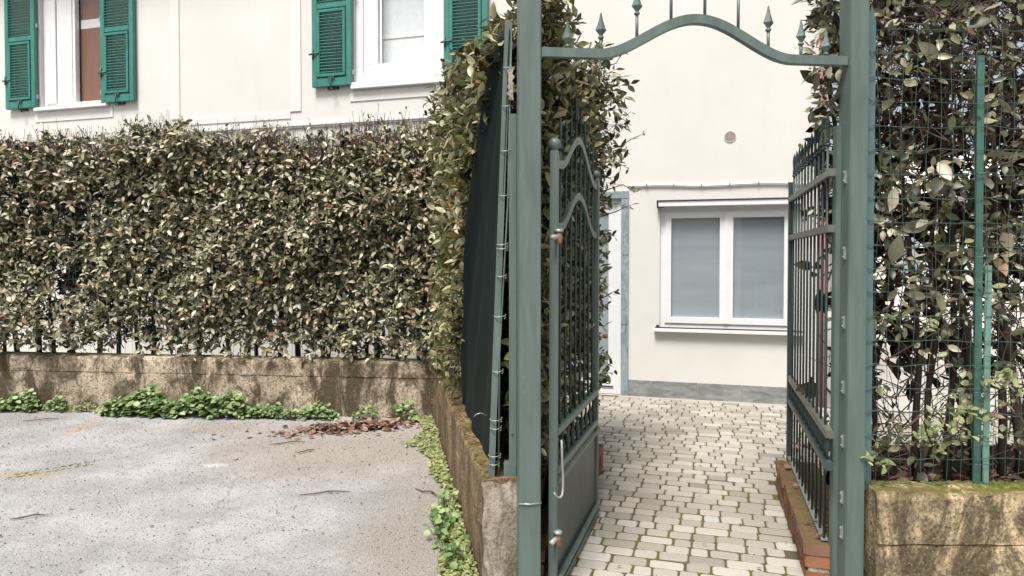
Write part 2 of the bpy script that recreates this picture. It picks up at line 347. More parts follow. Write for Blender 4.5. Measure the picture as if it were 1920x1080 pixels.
def leaf_mesh(name, m, pos, axis, nor, size, tmpl=LT, wid=None):
    n = len(pos); V = leaf_verts(pos, axis, nor, size, tmpl, wid).reshape(-1, 3); nv = len(tmpl); FF = LF if nv == 8 else LFF
    LOOPS = np.array([i for f in FF for i in f]); LSTART = np.cumsum([0] + [len(f) for f in FF])[:-1]; LTOT = np.array([len(f) for f in FF])
    me = bpy.data.meshes.new(name); me.vertices.add(len(V)); me.vertices.foreach_set('co', V.ravel())
    me.loops.add(n * len(LOOPS)); me.loops.foreach_set('vertex_index', (LOOPS[None] + nv * np.arange(n)[:, None]).ravel())
    me.polygons.add(n * len(FF)); me.polygons.foreach_set('loop_start', (LSTART[None] + len(LOOPS) * np.arange(n)[:, None]).ravel())
    me.polygons.foreach_set('loop_total', np.tile(LTOT, n)); me.polygons.foreach_set('use_smooth', np.ones(n * len(FF), bool)); me.materials.append(M[m])
    me.update(calc_edges=True); me.validate()
    return me
def tri_tubes(name, m, a, b, ra, rb):
    """many thin three-sided twigs from a to b in one mesh"""
    n = len(a); d = norm(b - a); ref = np.where(np.abs(d[:, 2:3]) < .9, np.array([[0, 0, 1.]]), np.array([[1., 0, 0]]))
    u = norm(np.cross(d, ref)); w = np.cross(d, u); vs = []
    for p, r in ((a, ra), (b, rb)):
        for k in range(3):
            an = 2 * math.pi * k / 3; vs.append(p + (u * math.cos(an) + w * math.sin(an)) * r)
    V = np.stack(vs, 1).reshape(-1, 3)
    F = np.array([(0, 1, 4, 3), (1, 2, 5, 4), (2, 0, 3, 5)])
    me = bpy.data.meshes.new(name); me.vertices.add(len(V)); me.vertices.foreach_set('co', V.ravel())
    lp = (F.ravel()[None] + 6 * np.arange(n)[:, None]).ravel(); me.loops.add(len(lp)); me.loops.foreach_set('vertex_index', lp)
    me.polygons.add(3 * n); me.polygons.foreach_set('loop_start', np.arange(3 * n) * 4); me.polygons.foreach_set('loop_total', np.full(3 * n, 4))
    me.materials.append(M[m]); me.update(calc_edges=True); me.validate()
    return me
def sprigs(base, out, n_leaf, length, size, droop=.0, face=.8):
    """leafy shoots: every shoot carries leaves alternately along its axis"""
    n = len(base); d = norm(out + rng.normal(0, .55, (n, 3)) + np.array([0, 0, .35 - droop])); L = length * rng.uniform(.6, 1.3, (n, 1))
    tip = base + d * L; P = []; A = []; N = []; S = []; ref = norm(rng.normal(0, 1, (n, 3))); s1 = norm(np.cross(d, ref)); s2 = np.cross(d, s1)
    for k in range(n_leaf):
        f = (k + .6) / n_leaf; ph = 2.4 * k + rng.uniform(0, .8, (n, 1)); rad = s1 * np.cos(ph) + s2 * np.sin(ph)
        P.append(base + d * L * f); A.append(norm(d * .55 + rad * .85 + rng.normal(0, .22, (n, 3)) - np.array([0, 0, droop])))
        N.append(norm(out * face + np.array([0, 0, .8]) + rng.normal(0, .45, (n, 3)))); S.append(size * rng.uniform(.5, 1.4, n))
    return base, tip, np.concatenate(P), np.concatenate(A), np.concatenate(N), np.concatenate(S)
def vnoise(p, sc, seed=0):
    r = np.random.default_rng(seed); v = 0
    for k in range(5):
        w = r.normal(0, 1, 3) * sc * (1 + .5 * k); v = v + np.sin(p @ w + r.uniform(0, 6.3)) / (1 + .3 * k)
    return v / 2.2
def single_leaves(parent, m, pos, axis, nor, size, idx, tmpl=LT):
    """leaves near enough to pick out, each an object, a dozen shapes shared"""
    var = []
    for k in range(12):
        t = tmpl.copy(); t[:, 0] *= rng.uniform(.85, 1.2); t[:, 2] += rng.normal(0, .13) * t[:, 1] ** 2; t[:, 0] += rng.normal(0, .06) * t[:, 1] ** 2
        me = bpy.data.meshes.new('leaf'); me.from_pydata([tuple(v) for v in t], [], LF if len(t) == 8 else LFF); me.polygons.foreach_set('use_smooth', [True] * len(me.polygons)); me.materials.append(M[m]); var.append(me)
    x, y, z = frames(axis[idx], nor[idx]); inv = parent.matrix_basis.inverted()
    for k, i in enumerate(idx):
        o = bpy.data.objects.new('leaf', var[k % 12]); col.objects.link(o); o.parent = parent; s = size[i]
        o.matrix_local = inv @ Matrix(((x[k, 0] * s, y[k, 0] * s, z[k, 0] * s, pos[i, 0]), (x[k, 1] * s, y[k, 1] * s, z[k, 1] * s, pos[i, 1]), (x[k, 2] * s, y[k, 2] * s, z[k, 2] * s, pos[i, 2]), (0, 0, 0, 1)))
def in_frame(pos, m=.0):
    u = pos[:, 0] / np.maximum(pos[:, 1], .1); v = (pos[:, 2] - 1.6) / np.maximum(pos[:, 1], .1)
    return (np.abs(u) < .756 - m) & (v < .38 - m) & (v > -.47 + m)
def stem_mesh(p0, p1, r0, r1, k=7, wob=.03, n=7, seed=0):
    rr = random.Random(seed); p0 = Vector(p0); p1 = Vector(p1); pts = []; w = Vector((0, 0, 0))
    for i in range(k):
        f = i / (k - 1); w += Vector((rr.gauss(0, wob), rr.gauss(0, wob), 0)) if i else Vector((0, 0, 0)); pts.append(p0.lerp(p1, f) + w)
    return MB().tube(pts, [r0 + (r1 - r0) * i / (k - 1) for i in range(k)], n)

# ------------------------------------------------------------------ ground
A0 = (1.342, 7.785); HR = R(-16)                        # foot of the house front, and the house's turn
def hw(x, y, z=0.0):                                     # house-frame point -> world
    c, s = math.cos(HR), math.sin(HR); return (A0[0] + c * x - s * y, A0[1] + s * x + c * y, z)
def sheet(name, m, pts, z, parent=None):
    o = MB().add([(x, y, z) for x, y in pts], [tuple(range(len(pts)))]).build(name, m, parent); return o
tag(sheet('ground', 'earth', [(-300, -300), (300, -300), (300, 300), (-300, 300)], -.05), 'pale bare ground running out to the horizon', kind='structure')
# parking apron: subdivided so that it can lie a little unevenly
def grid(name, m, fx, nu, nv):
    vs = [fx(i / nu, j / nv) for j in range(nv + 1) for i in range(nu + 1)]; w = nu + 1
    fs = [(j * w + i, j * w + i + 1, (j + 1) * w + i + 1, (j + 1) * w + i) for j in range(nv) for i in range(nu)]
    mb = MB(); mb.add(vs, fs, True); return mb
apts = [(-14, -8), (14, -8), (14, 3.2), (1.66, 3.2), (.0, 3.06), (-.08, 3.2), (-.74, 6.72), (-.74, 7.0), (-14, 8.3)]
tag(sheet('parking_asphalt', 'asphalt', apts, 0.0), 'pale worn asphalt of the parking apron with brown stains', kind='structure')
pv = empty('paved_path', (A0[0], A0[1], 0), HR); tag(pv, 'path and courtyard of beige stone pavers with mossy joints', kind='structure')
sheet('joint_bed', 'joint', [(-.55, -4.85), (3.8, -4.85), (3.8, 0), (-.55, 0)], -.0035, pv)
sheet('far_courtyard', 'paver', [(3.8, -5.5), (12, -5.5), (12, 14), (2.3, 14), (2.3, 0), (3.8, 0)], -.008, pv)
sheet('side_courtyard', 'paver', [(-10, -2.2), (-.55, -2.2), (-.55, 0), (-10, 0)], -.008, pv)
# pavers in rows across the path
WID = [.100, .130, .158, .190]
def paver_verts(w, d, r):
    c = .011; h = []
    base = [(-w + c, -d), (w - c, -d), (w, -d + c), (w, d - c), (w - c, d), (-w + c, d), (-w, d - c), (-w, -d + c)]
    base = [(x + r.uniform(-.0025, .0025), y + r.uniform(-.0018, .0018)) for x, y in base]
    v = [(x, y, -.03) for x, y in base] + [(x, y, -.004) for x, y in base] + [(x * .94, y * .91, 0) for x, y in base]
    f = [(i, (i + 1) % 8, 8 + (i + 1) % 8, 8 + i) for i in range(8)] + [(8 + i, 8 + (i + 1) % 8, 16 + (i + 1) % 8, 16 + i) for i in range(8)] + [tuple(range(16, 24))]
    return v, f
rp = random.Random(3); pav_mesh = {}
ROW = .101
for wi, w in enumerate(WID):
    for k in range(4):
        v, f = paver_verts(w / 2 - .0052, ROW / 2 - .0062, rp); mb = MB().add(v, f); pav_mesh[wi, k] = mb.mesh('paver', 'paver')
pieces = []
y = -4.78
while y < -.06:
    x = -.5 + rp.uniform(0, .1)
    while x < 3.7:
        wi = rp.choices(range(4), (2, 4, 4, 3))[0]; w = WID[wi]; cx = x + w / 2; x += w
        if y < -2.72 and not (.08 < cx < 1.36): continue
        X, Y, _ = hw(cx, y); vis = .15 < X / Y < .47 and Y > 3.2
        pieces.append((not vis, Y, wi, rp.randrange(4), cx, y + rp.gauss(0, .0018), rp.gauss(0, .0015), rp.gauss(0, .007), rp.gauss(0, .007), rp.gauss(0, .007)))
    y += ROW
pieces.sort(); rest = MB()
for n, (hid, Y, wi, k, cx, cy, dz, rx, ry, rz) in enumerate(pieces):
    mtx = Matrix.Translation((cx, cy, dz + .002)) @ Matrix.Rotation(rz, 4, 'Z') @ Matrix.Rotation(rx, 4, 'X') @ Matrix.Rotation(ry, 4, 'Y')
    if n < 300:
        o = link('paver', pav_mesh[wi, k], pv); o.matrix_local = mtx
    else:
        me = pav_mesh[wi, k]; rest.add([mtx @ v.co for v in me.vertices], [tuple(p.vertices) for p in me.polygons])
tag(rest.build('far_pavers', 'paver', pv), kind='stuff')

# ------------------------------------------------------------------ house
house = empty('house', (A0[0], A0[1], 0), HR)
tag(house, 'cream rendered house with green louvred shutters behind the hedge', 'house')
TOP = 6.6; XL, XR = -13.5, 2.06
holes = [(-8.74, -7.52, 3.83, 5.6), (-3.50, -2.25, 3.83, 5.6), (.35, 1.79, .80, 2.16), (-1.05, -.085, 0.0, 2.27)]
xs = sorted({XL, XR, *[h[0] for h in holes], *[h[1] for h in holes]}); zs = sorted({-.05, TOP, *[h[2] for h in holes], *[h[3] for h in holes]})
mb = MB()
for i in range(len(xs) - 1):
    for j in range(len(zs) - 1):
        cx, cz = (xs[i] + xs[i + 1]) / 2, (zs[j] + zs[j + 1]) / 2
        if any(a < cx < b and c < cz < d for a, b, c, d in holes): continue
        mb.add([(xs[i], 0, zs[j]), (xs[i + 1], 0, zs[j]), (xs[i + 1], 0, zs[j + 1]), (xs[i], 0, zs[j + 1])], [(0, 1, 2, 3)])
for a, b, c, d in holes:                                 # reveals
    mb.add([(a, 0, c), (a, .22, c), (a, .22, d), (a, 0, d)], [(0, 1, 2, 3)]); mb.add([(b, 0, c), (b, .22, c), (b, .22, d), (b, 0, d)], [(3, 2, 1, 0)])
    mb.add([(a, 0, d), (a, .22, d), (b, .22, d), (b, 0, d)], [(0, 1, 2, 3)]); mb.add([(a, 0, c), (a, .22, c), (b, .22, c), (b, 0, c)], [(3, 2, 1, 0)])
mb.add([(XL, 0, -.05), (XL, 8, -.05), (XL, 8, TOP), (XL, 0, TOP)], [(0, 1, 2, 3)]); mb.add([(XR, 0, -.05), (XR, 8, -.05), (XR, 8, TOP), (XR, 0, TOP)], [(3, 2, 1, 0)])
mb.add([(XL, 8, -.05), (XR, 8, -.05), (XR, 8, TOP), (XL, 8, TOP)], [(0, 1, 2, 3)])
me = mb.mesh('wall', 'plaster'); link('wall', me, house)
# inner darkness behind openings is a room: back wall and floor
bx('room_wall', 'white', house, XL + .3, XR - .3, 2.6, 2.7, 0, TOP - .3)
ov = .55
rf = MB().add([(XL - ov, -ov, TOP), (XR + ov, -ov, TOP), (XR + ov, 8 + ov, TOP), (XL - ov, 8 + ov, TOP), (XL + 3.5, 4, TOP + 2), (XR - 3.5, 4, TOP + 2), (XL - ov, -ov, TOP - .15), (XR + ov, -ov, TOP - .15), (XR + ov, 8 + ov, TOP - .15), (XL - ov, 8 + ov, TOP - .15)],
          [(0, 1, 5, 4), (1, 2, 5), (2, 3, 4, 5), (3, 0, 4), (0, 6, 7, 1), (1, 7, 8, 2), (2, 8, 9, 3), (3, 9, 6, 0), (6, 9, 8, 7)]).build('roof', 'roof', house)
# raised bands and string course
for a, b in ((-6.36, -6.21), (-4.44, -4.28)): bx('wall_band', 'band', house, a, b, -.014, .03, 3.52, TOP - .2, .003)
bx('panel_band', 'band', house, -6.21, -4.44, -.012, .03, 3.43, 3.53, .003)
MB().box(XL, -1.2, -.035, .02, 3.325, 3.35).box(XL, -1.2, -.02, .02, 3.30, 3.3245).build('string_course', 'band', house)
# skirting tiles
x = 0.0
for w in (.77, .47, .46, .36):
    bx('skirting_tile', 'slate', house, x + .003, x + w - .003, -.022, .02, -.03, .188, .002); x += w
bx('base_strip', 'paver', house, -.1, 2.06, -.10, -.024, -.03, .004)
MB().tube([(2.03, -.05, z) for z in (0, 1.5, 3, 4.5, TOP - .1)], .037, 12).build('downpipe', 'pink', house)
# vent
vt = MB().lathe([(.064, 0), (.064, .008), (.058, .010), (.058, .004), (.001, .004)], 24).build('vent', 'white', house); vt.location = (1.10, 0, 2.925); vt.rotation_euler = (R(90), 0, 0)
MB().lathe([(.058, .005), (.054, .011), (.001, .0112)], 24, smooth=False).build('vent_mesh', 'vent', vt)
# conduit with clips
cp = [(0.0 + i * .1, -.018, 2.41 + .008 * math.sin(i * .55) - .001 * i) for i in range(21)]
cd = MB().tube(cp, .011, 6).build('conduit', 'white', house)
for k in (2, 5, 8, 11, 14, 17): bx('clip', 'zinc', cd, cp[k][0] - .008, cp[k][0] + .008, -.032, 0, cp[k][2] - .016, cp[k][2] + .016)

def frame_ring(x0, x1, z0, z1, w, y0, y1):
    return MB().box(x0, x1, y0, y1, z0, z0 + w).box(x0, x1, y0, y1, z1 - w, z1).box(x0, x0 + w, y0 + .001, y1, z0 + w, z1 - w).box(x1 - w, x1, y0 + .001, y1, z0 + w, z1 - w)
# ground floor window
w1 = frame_ring(.352, 1.788, .80, 2.16, .055, .03, .14).build('window', 'pvc', house); tag(w1, 'white ground floor window with two frosted blue grey panes')
for a, b in ((.407, 1.065), (1.075, 1.733)):
    s = frame_ring(a, b, .855, 2.105, .066, .015, .10).build('sash', 'pvc', w1)
    bx('blind', 'frost', w1, a + .066, b - .066, .07, .08, .921, 2.039); link('pane', MB().add([(a + .066, .05, .921), (b - .066, .05, .921), (b - .066, .05, 2.039), (a + .066, .05, 2.039)], [(0, 1, 2, 3)]).mesh('pane', 'glass'), w1)
bx('mullion', 'pvc', w1, 1.048, 1.092, .006, .09, .855, 2.105, .004)
bx('blind_box', 'pvc', w1, .335, 1.83, -.09, .02, 2.165, 2.225, .004)
MB().box(.318, 1.85, -.10, .01, 2.2255, 2.236).box(.318, .334, -.097, .01, 2.155, 2.2254).box(.334, .40, -.094, -.091, 2.152, 2.1645).build('box_trim', 'dark', w1)
bx('sill', 'white', w1, .29, 1.86, -.07, .03, .757, .797, .004)
bx('sill_gasket', 'dark', w1, .30, 1.85, -.06, .02, .797, .806); bx('corner_block', 'dark', w1, .315, .345, -.05, -.005, .806, .83)
# door
dr = frame_ring(-1.05, -.085, 0.01, 2.27, .05, .02, .12).build('door', 'pvc', house); tag(dr, 'white glazed door with grey marble jamb')
frame_ring(-.99, -.137, .065, 2.215, .10, .035, .10).build('door_leaf', 'pvc', dr); bx('kick_panel', 'pvc', dr, -.89, -.237, .045, .09, .1655, .22); bx('pane', 'doorpane', dr, -.89, -.237, .06, .07, .22, 2.115)
bx('threshold_gap', 'dark', dr, -.95, -.18, .02, .034, .085, .098)
for z0, z1 in ((.0, .82), (.825, 1.62), (1.625, 2.27)): bx('jamb_slab', 'marble', house, -.0845, -.002, -.03, .02, z0, z1, .002)
bx('lintel_slab', 'marble', house, -1.14, -.002, -.031, .02, 2.273, 2.355, .002)
# upper windows
def sheetv(name, m, parent, x0, x1, y, z0, z1): return link(name, MB().add([(x0, y, z0), (x1, y, z0), (x1, y, z1), (x0, y, z1)], [(0, 1, 2, 3)]).mesh(name, m), parent)
def shutter(x0, x1, zb, label, tilt):
    """louvred shutter folded open against the wall, built round its hinge foot"""
    w = x1 - x0; st = .075
    root = MB().box(0, st, -.045, 0, 0, 1.78).box(w - st, w, -.045, 0, 0, 1.78).box(st, w - st, -.044, -.001, 0, .11).box(st, w - st, -.044, -.001, 1.0, 1.07).box(st, w - st, -.044, -.001, 1.68, 1.78).build('shutter', 'shutter', house, .004)
    root.location = (x0, -.03, zb); tag(root, label)
    fl = frame_ring(st + .006, w - st - .006, .125, .985, .038, -.058, -.02).build('flap_frame', 'shutter', root, .003)
    sl = MB().box(0, w - 2 * st - .088, -.0035, .0035, -.022, .022, Matrix.Rotation(R(-52), 4, 'X')).mesh('slat', 'shutter')
    sl2 = MB().box(0, w - 2 * st - .004, -.0035, .0035, -.022, .022, Matrix.Rotation(R(-52), 4, 'X')).mesh('slat', 'shutter')
    for k in range(19):
        o = link('slat', sl, root); o.location = (st + .044, -.036, .19 + k * .0405); o.rotation_euler = (0, rp.gauss(0, .008), 0)
    for k in range(14):
        o = link('slat', sl2, root); o.location = (st + .002, -.024, 1.10 + k * .0415); o.rotation_euler = (0, rp.gauss(0, .006), 0)
    for zz in (.35, 1.4): bx('hinge', 'zinc', root, (w if tilt > 0 else -.03), (w + .03 if tilt > 0 else 0), -.03, -.012, zz - .22, zz - .16)
    MB().box(w * .42, w * .58, -.062, -.0585, .085, .12).tube([(w * .5, -.07, .10), (w * .5, -.075, -.03)], .008, 6).tube([(w * .5, -.075, -.03), (w * .5 + .05, -.06, -.06)], .008, 6).build('catch', 'irondark', root)
    MB().tube([(-.03, -.06, .42), (.05, -.065, .43), (.11, -.06, .43)], .012, 6).tube([(.02, -.06, .36), (.02, -.06, .50)], .01, 6).build('bolt_handle', 'postgreen', root)
    bx('fold_batten', 'dark', house, x0 + w * .35, x0 + w * .62, -.03, .01, zb - .03, zb + .02)
shutter(-9.34, -8.755, 3.83, 'leftmost green louvred shutter', 1); shutter(-7.525, -6.94, 3.815, 'green louvred shutter right of the brown window', -1)
shutter(-4.075, -3.505, 3.80, 'green louvred shutter left of the pale window', 1); shutter(-2.245, -1.68, 3.80, 'green louvred shutter half hidden by the tall hedge', -1)
# window with brown glazing: left sash painted white and folded in, right sash glazed
wa = frame_ring(-8.735, -7.525, 3.835, 5.58, .06, .06, .16).build('window', 'pvc', house); tag(wa, 'white window with brown reflecting pane')
bx('sash', 'pvc', wa, -8.675, -8.485, .04, .12, 3.895, 5.52, .004); bx('sash', 'pvc', wa, -8.475, -8.19, .055, .13, 3.895, 5.52, .004); bx('sash', 'pvc', wa, -8.19, -8.145, .07, .14, 3.895, 5.52)
bx('brown_blind', 'brown', wa, -8.14, -7.585, .17, .18, 3.895, 5.0); bx('reflected_eave', 'band', wa, -8.14, -7.585, .165, .175, 5.0, 5.13); bx('brown_blind', 'brown', wa, -8.14, -7.585, .17, .18, 5.13, 5.52)  # pale band is an eave's reflection, built as a strip behind the glass
sheetv('pane', 'glass', wa, -8.145, -7.585, .117, 3.895, 5.52)
bx('sill', 'white', wa, -8.80, -7.44, -.07, .03, 3.775, 3.826, .005); bx('sill_panel', 'band', wa, -8.84, -7.38, -.012, .02, 3.62, 3.76)
wb = frame_ring(-3.495, -2.255, 3.835, 5.58, .10, .03, .15).build('window', 'pvc', house); tag(wb, 'white window with pale reflecting pane')
frame_ring(-3.395, -2.355, 3.87, 5.48, .20, .05, .12).build('sash', 'pvc', wb, .003)
frame_ring(-3.16, -2.36, 3.875, 5.46, .03, .045, .0495).build('glazing_bead', 'pvc', wb)
bx('curtain', 'curtain', wb, -3.19, -2.56, .19, .20, 4.0, 5.3); bx('reflected_balcony', 'white', wb, -3.19, -2.56, .18, .189, 4.42, 4.48); sheetv('pane', 'glass', wb, -3.195, -2.555, .087, 4.07, 5.28)  # white strip across the curtain stands in for a balcony mirrored in the pane
bx('sill', 'white', wb, -3.52, -2.23, -.07, .03, 3.745, 3.826, .005); bx('sill_panel', 'band', wb, -3.56, -2.2, -.012, .02, 3.60, 3.72)

# far neighbours seen through the right hedge
def far_house(name, loc, rz, w, d, h, wm, label, rm='roof'):
    r = empty(name, loc, rz); tag(r, label, 'house')
    bx('wall', wm, r, 0, w, 0, d, 0, h)
    MB().add([(-.4, -.4, h), (w + .4, -.4, h), (w + .4, d + .4, h), (-.4, d + .4, h), (w * .3, d / 2, h + 1.6), (w * .7, d / 2, h + 1.6)], [(0, 1, 5, 4), (1, 2, 5), (2, 3, 4, 5), (3, 0, 4), (3, 2, 1, 0)]).build('roof', rm, r)
    for fl in range(max(1, int(h // 3))):
        for k in range(int(w // 2.2)):
            x = .8 + k * 2.2; f = frame_ring(x, x + 1, fl * 3 + 1, fl * 3 + 2.4, .09, -.05, .0).build('window', 'pvc', r); bx('pane', 'frost', f, x + .09, x + .91, -.03, -.02, fl * 3 + 1.09, fl * 3 + 2.31)
far_house('far_house', (9.5, 19, 0), R(-16), 9, 7, 3.2, 'far', 'low white house far behind the right hedge', 'far')
far_house('far_house', (6.4, 26, 0), R(-16), 5, 6, 3.0, 'farpink', 'small pink house glimpsed through the right hedge', 'farpink')
far_house('far_house', (21, 24, 0), R(-30), 9, 7, 6.2, 'faryellow', 'ochre two storey house far right behind the hedge', 'far')

# ------------------------------------------------------------------ low concrete walls
def wall(name, p0, p1, t, h, m, label, groove, endm=None, side=1, noise=.006):
    """low cast wall between p0 and p1 (outer foot line), thickness t to the left of travel when side>0; board joint recessed at `groove`"""
    p0 = Vector((*p0, 0)); p1 = Vector((*p1, 0)); d = (p1 - p0); L = d.length; d.normalize(); nrm = Vector((-d.y, d.x, 0)) * side
    ang = math.atan2(d.y, d.x); rr = random.Random(name + label); k = max(6, int(L / .07))
    g = .004; gd = .005
    prof = [(0, -.05), (0, groove - g), (gd, groove - g * .4), (gd, groove + g * .4), (-.004, groove + g), (-.004, h - .03), (.004, h - .008), (.016, h), (t * .5, h + .003), (t - .016, h), (t, h - .02), (t, -.05)]
    vs = []; n = len(prof)
    for i in range(k + 1):
        for a, z in prof:
            wob = noise * (math.sin(i * 1.7 + z * 9) * .4 + rr.gauss(0, .55)) if z > 0 else 0
            top = noise * 1.2 * rr.gauss(0, .5) if z > h - .04 else 0
            v = nrm * (a + wob) + Vector((L * i / k if 0 < i < k else L * i / k, 0, 0)).x * d + Vector((0, 0, z + top)); vs.append(v)
    fs = [(i * n + j, i * n + j + 1, (i + 1) * n + j + 1, (i + 1) * n + j) for i in range(k) for j in range(n - 1)]
    fs += [tuple(range(n)), tuple(range((k + 1) * n - 1, k * n - 1, -1))]
    o = MB().add(vs, fs).build(name, m); o.location = p0
    tag(o, label, 'wall')
    return o, d, nrm
bw, _, _ = wall('concrete_wall', (-7.4, 7.40), (-.70, 6.645), .2, .565, 'conc', 'long low stained concrete wall under the clipped hedge', .40)
rw, RD, RN = wall('concrete_wall', (-.133, 3.14), (-.765, 6.60), .2, .555, 'conc_ret', 'low brown mossy concrete wall running back beside the gate', .34, side=-1, noise=.008)
# the broken end of that wall, paler where the face has weathered off
ef = grid('end_face', 'conc_end', lambda u, v: (-.135 + .205 * u + .004 * math.sin(v * 17) * (u < .05), 3.131 - .012 * math.sin(u * 3.1) * math.sin(v * 3.1) - .006 * math.sin(u * 9 + v * 13) + .03 * u - .006, -.02 + (.57 + .012 * math.sin(u * 11)) * v), 10, 18)
eo = ef.build('end_face', 'conc_end', rw); eo.location = -rw.location
wr, _, _ = wall('concrete_wall', (1.705, 3.14), (5.2, 3.10), .18, .50, 'conc_r', 'ochre stained low concrete wall with mossy top right of the gate', .255, noise=.007)

# beds behind the walls
bedl = sheet('planting_bed', 'soil', [(-.06, 3.22), (.02, 3.2), (.13, 3.25), (.60, 5.04), (.45, 6.3), (.2, 6.7), (-.62, 6.75)], .06); tag(bedl, 'dark soil bed under the tall hedge left of the gate', kind='structure')
def br(u, v):
    x = 1.74 + 4.2 * u + .25 * v; y = 3.29 + 1.0 * v
    return (x, y, .43 - .10 * (u < .06) - .03 * math.sin(x * 7) * math.sin(y * 9) - (.2 if v > .99 else 0))
tag(grid('planting_bed', 'soil', br, 40, 10).build('planting_bed', 'soil'), 'dark soil bed with leaf litter behind the right wall', kind='structure')
bb = sheet('planting_bed', 'soil', [(-7.4, 7.58), (-.66, 6.80), (-.6, 7.5), (-7.3, 8.3)], .46); tag(bb, 'dark soil bed under the long clipped hedge', kind='structure')

# brick kerbs beside the path, brick by brick
def kerb(label, x0, width, y0, y1, courses, side):
    r = empty('brick_kerb', (A0[0], A0[1], 0), HR); tag(r, label, 'kerb')
    me = MB().box(-.5, .5, -.5, .5, -.5, .5).build('brick', 'brick', None, .03); data = me.data; bpy.data.objects.remove(me)
    bx('mortar', 'conc_end', r, min(x0, x0 + side * width) + .012, max(x0, x0 + side * width) - .012, y0 + .01, y1 - .01, -.02, courses * .066 - .012)
    for c in range(courses):
        z = c * .066 + .03; ln = .245; y = y0 - (.12 if c % 2 else 0) + .0
        while y < y1 - .02:
            a = max(y, y0); b = min(y + ln, y1)
            if b - a > .03:
                o = link('brick', data, r); o.location = (x0 + side * (width / 2) + rp.gauss(0, .003), (a + b) / 2, z + rp.gauss(0, .002)); o.scale = (width + (.012 if c == courses - 1 else 0), b - a - .009, .057)
                o.rotation_euler = (rp.gauss(0, .01), rp.gauss(0, .012), rp.gauss(0, .012))
            y += ln
    return r
kerb('mossy orange brick kerb under the railing right of the path', 1.335, .25, -4.28, -2.84, 3, 1)
kerb('red brick kerb under the hedge behind the open gate leaf', .112, .12, -4.72, -2.76, 3, -1)

# ------------------------------------------------------------------ gate frame, leaf and railing
GA = math.atan2(.15, 1.553)
gf = empty("arched_gateway", (.0815, 3.05, 0), GA)
tag(gf, 'grey green steel gate frame with spiked arch between two square posts', 'gateway')
OP = 1.56
bx('post', 'iron', gf, -.05, .05, 0, .10, 0, 3.02, .004); MB().tube([(-.052, -.003, .483), (0, -.0045, .480), (.052, -.003, .484)], .0035, 6).build('weld_seam', 'zinc', gf)
bx('post', 'iron', gf, OP - .047, OP + .047, 0, .095, 0, 3.02, .004)
for x in (0, OP): MB().add([(x - .062, -.012, 3.02), (x + .062, -.012, 3.02), (x + .062, .108, 3.02), (x - .062, .108, 3.02), (x, .048, 3.08)], [(0, 1, 4), (1, 2, 4), (2, 3, 4), (3, 0, 4), (3, 2, 1, 0)]).build('cap', 'iron', gf)
# stop strip on the right post with its hinge plates
st = bx('stop_strip', 'iron', gf, OP - .075, OP - .0475, .062, .094, .05, 2.23, .002)
for z in (1.98, 1.62, 1.29, .98, .72, .45, .28): MB().box(OP - .058, OP - .0468, .022, .03, z - .03, z + .03).tube([(OP - .058, .026, z - .02), (OP - .061, .026, z - .02)], .006, 8).tube([(OP - .058, .026, z + .02), (OP - .061, .026, z + .02)], .006, 8).build('hinge_plate', 'zinc', gf)
def arch_z(u):      # flat ends, round hump in the middle
    a = .185; t = (u - a) / (1 - 2 * a)
    if t <= 0 or t >= 1: return 0.0
    return .5 - .5 * math.cos(2 * math.pi * t)
ap = [(.051 + (OP - .10) * i / 60, .03, 2.525 + .172 * arch_z(i / 60) ** .92) for i in range(61)]
MB().strip(ap, .044, .032, (0, 1, 0)).build('arch_bar', 'iron', gf, .002)
MB().tube([(OP - .23, .03, 2.50), (OP - .228, .028, 2.46), (OP - .215, .025, 2.42), (OP - .20, .02, 2.40)], .0016, 5).build('hanging_wire', 'irondark', gf)
def spear(mb, x, y, z0, z1, hl=.115, hw_=.026, r=.0075):
    """stem from z0 to z1, collar, four-sided head of length hl"""
    mb.tube([(x, y, z0), (x, y, z1)], r, 8)
    mb.lathe([(.008, -.006), (.013, -.004), (.0135, .004), (.008, .007)], 10, (x, y, z1))
    mb.lathe([(.007, .006), (.010, .014), (hw_, .034), (hw_ * .80, .045), (.010, hl * .68), (.0035, hl * .96), (.001, hl)], 4, (x, y, z1), smooth=False)
    return mb
for u, stem in ((.085, .012), (.19, .055), (.305, .11), (.415, .19), (.525, .21), (.635, .19), (.735, .085), (.845, .055), (.93, .012)):
    x = .051 + (OP - .10) * u; z = 2.525 + .172 * arch_z(u) ** .92 + .02
    spear(MB(), x, .03, z - .012, z + stem).build('spear', 'iron', gf)

def leaf_bits(root, L, n_bar, wave, bottom, panel, mdark, flat_top, zs_rail, thin=.0065):
    """ironwork shared by the gate leaf and the side railing: local x along the leaf"""
    for k in range(1, n_bar + 1):
        u = k / (n_bar + 1); x = L * u
        top = 2.05 + (.17 * arch_z(u) if wave else 0) + .02
        b = spear(MB(), x, 0, zs_rail[0] if panel else bottom, top + .06 + (.06 * arch_z(u) if wave else .02), .15, .0085, thin); b.build('bar', mdark, root)
    for k in range(2 * n_bar + 1):
        u = (k + 1) / (2 * n_bar + 2); x = L * u
        if k % 2 == 0: MB().lathe([(.006, 0), (.006, .03), (.013, .055), (.018, .072), (.013, .09), (.006, .11), (.006, zs_rail[0] - zs_rail[1] - .01)], 8, (x, 0, zs_rail[1] + .005)).build('baluster', mdark, root)
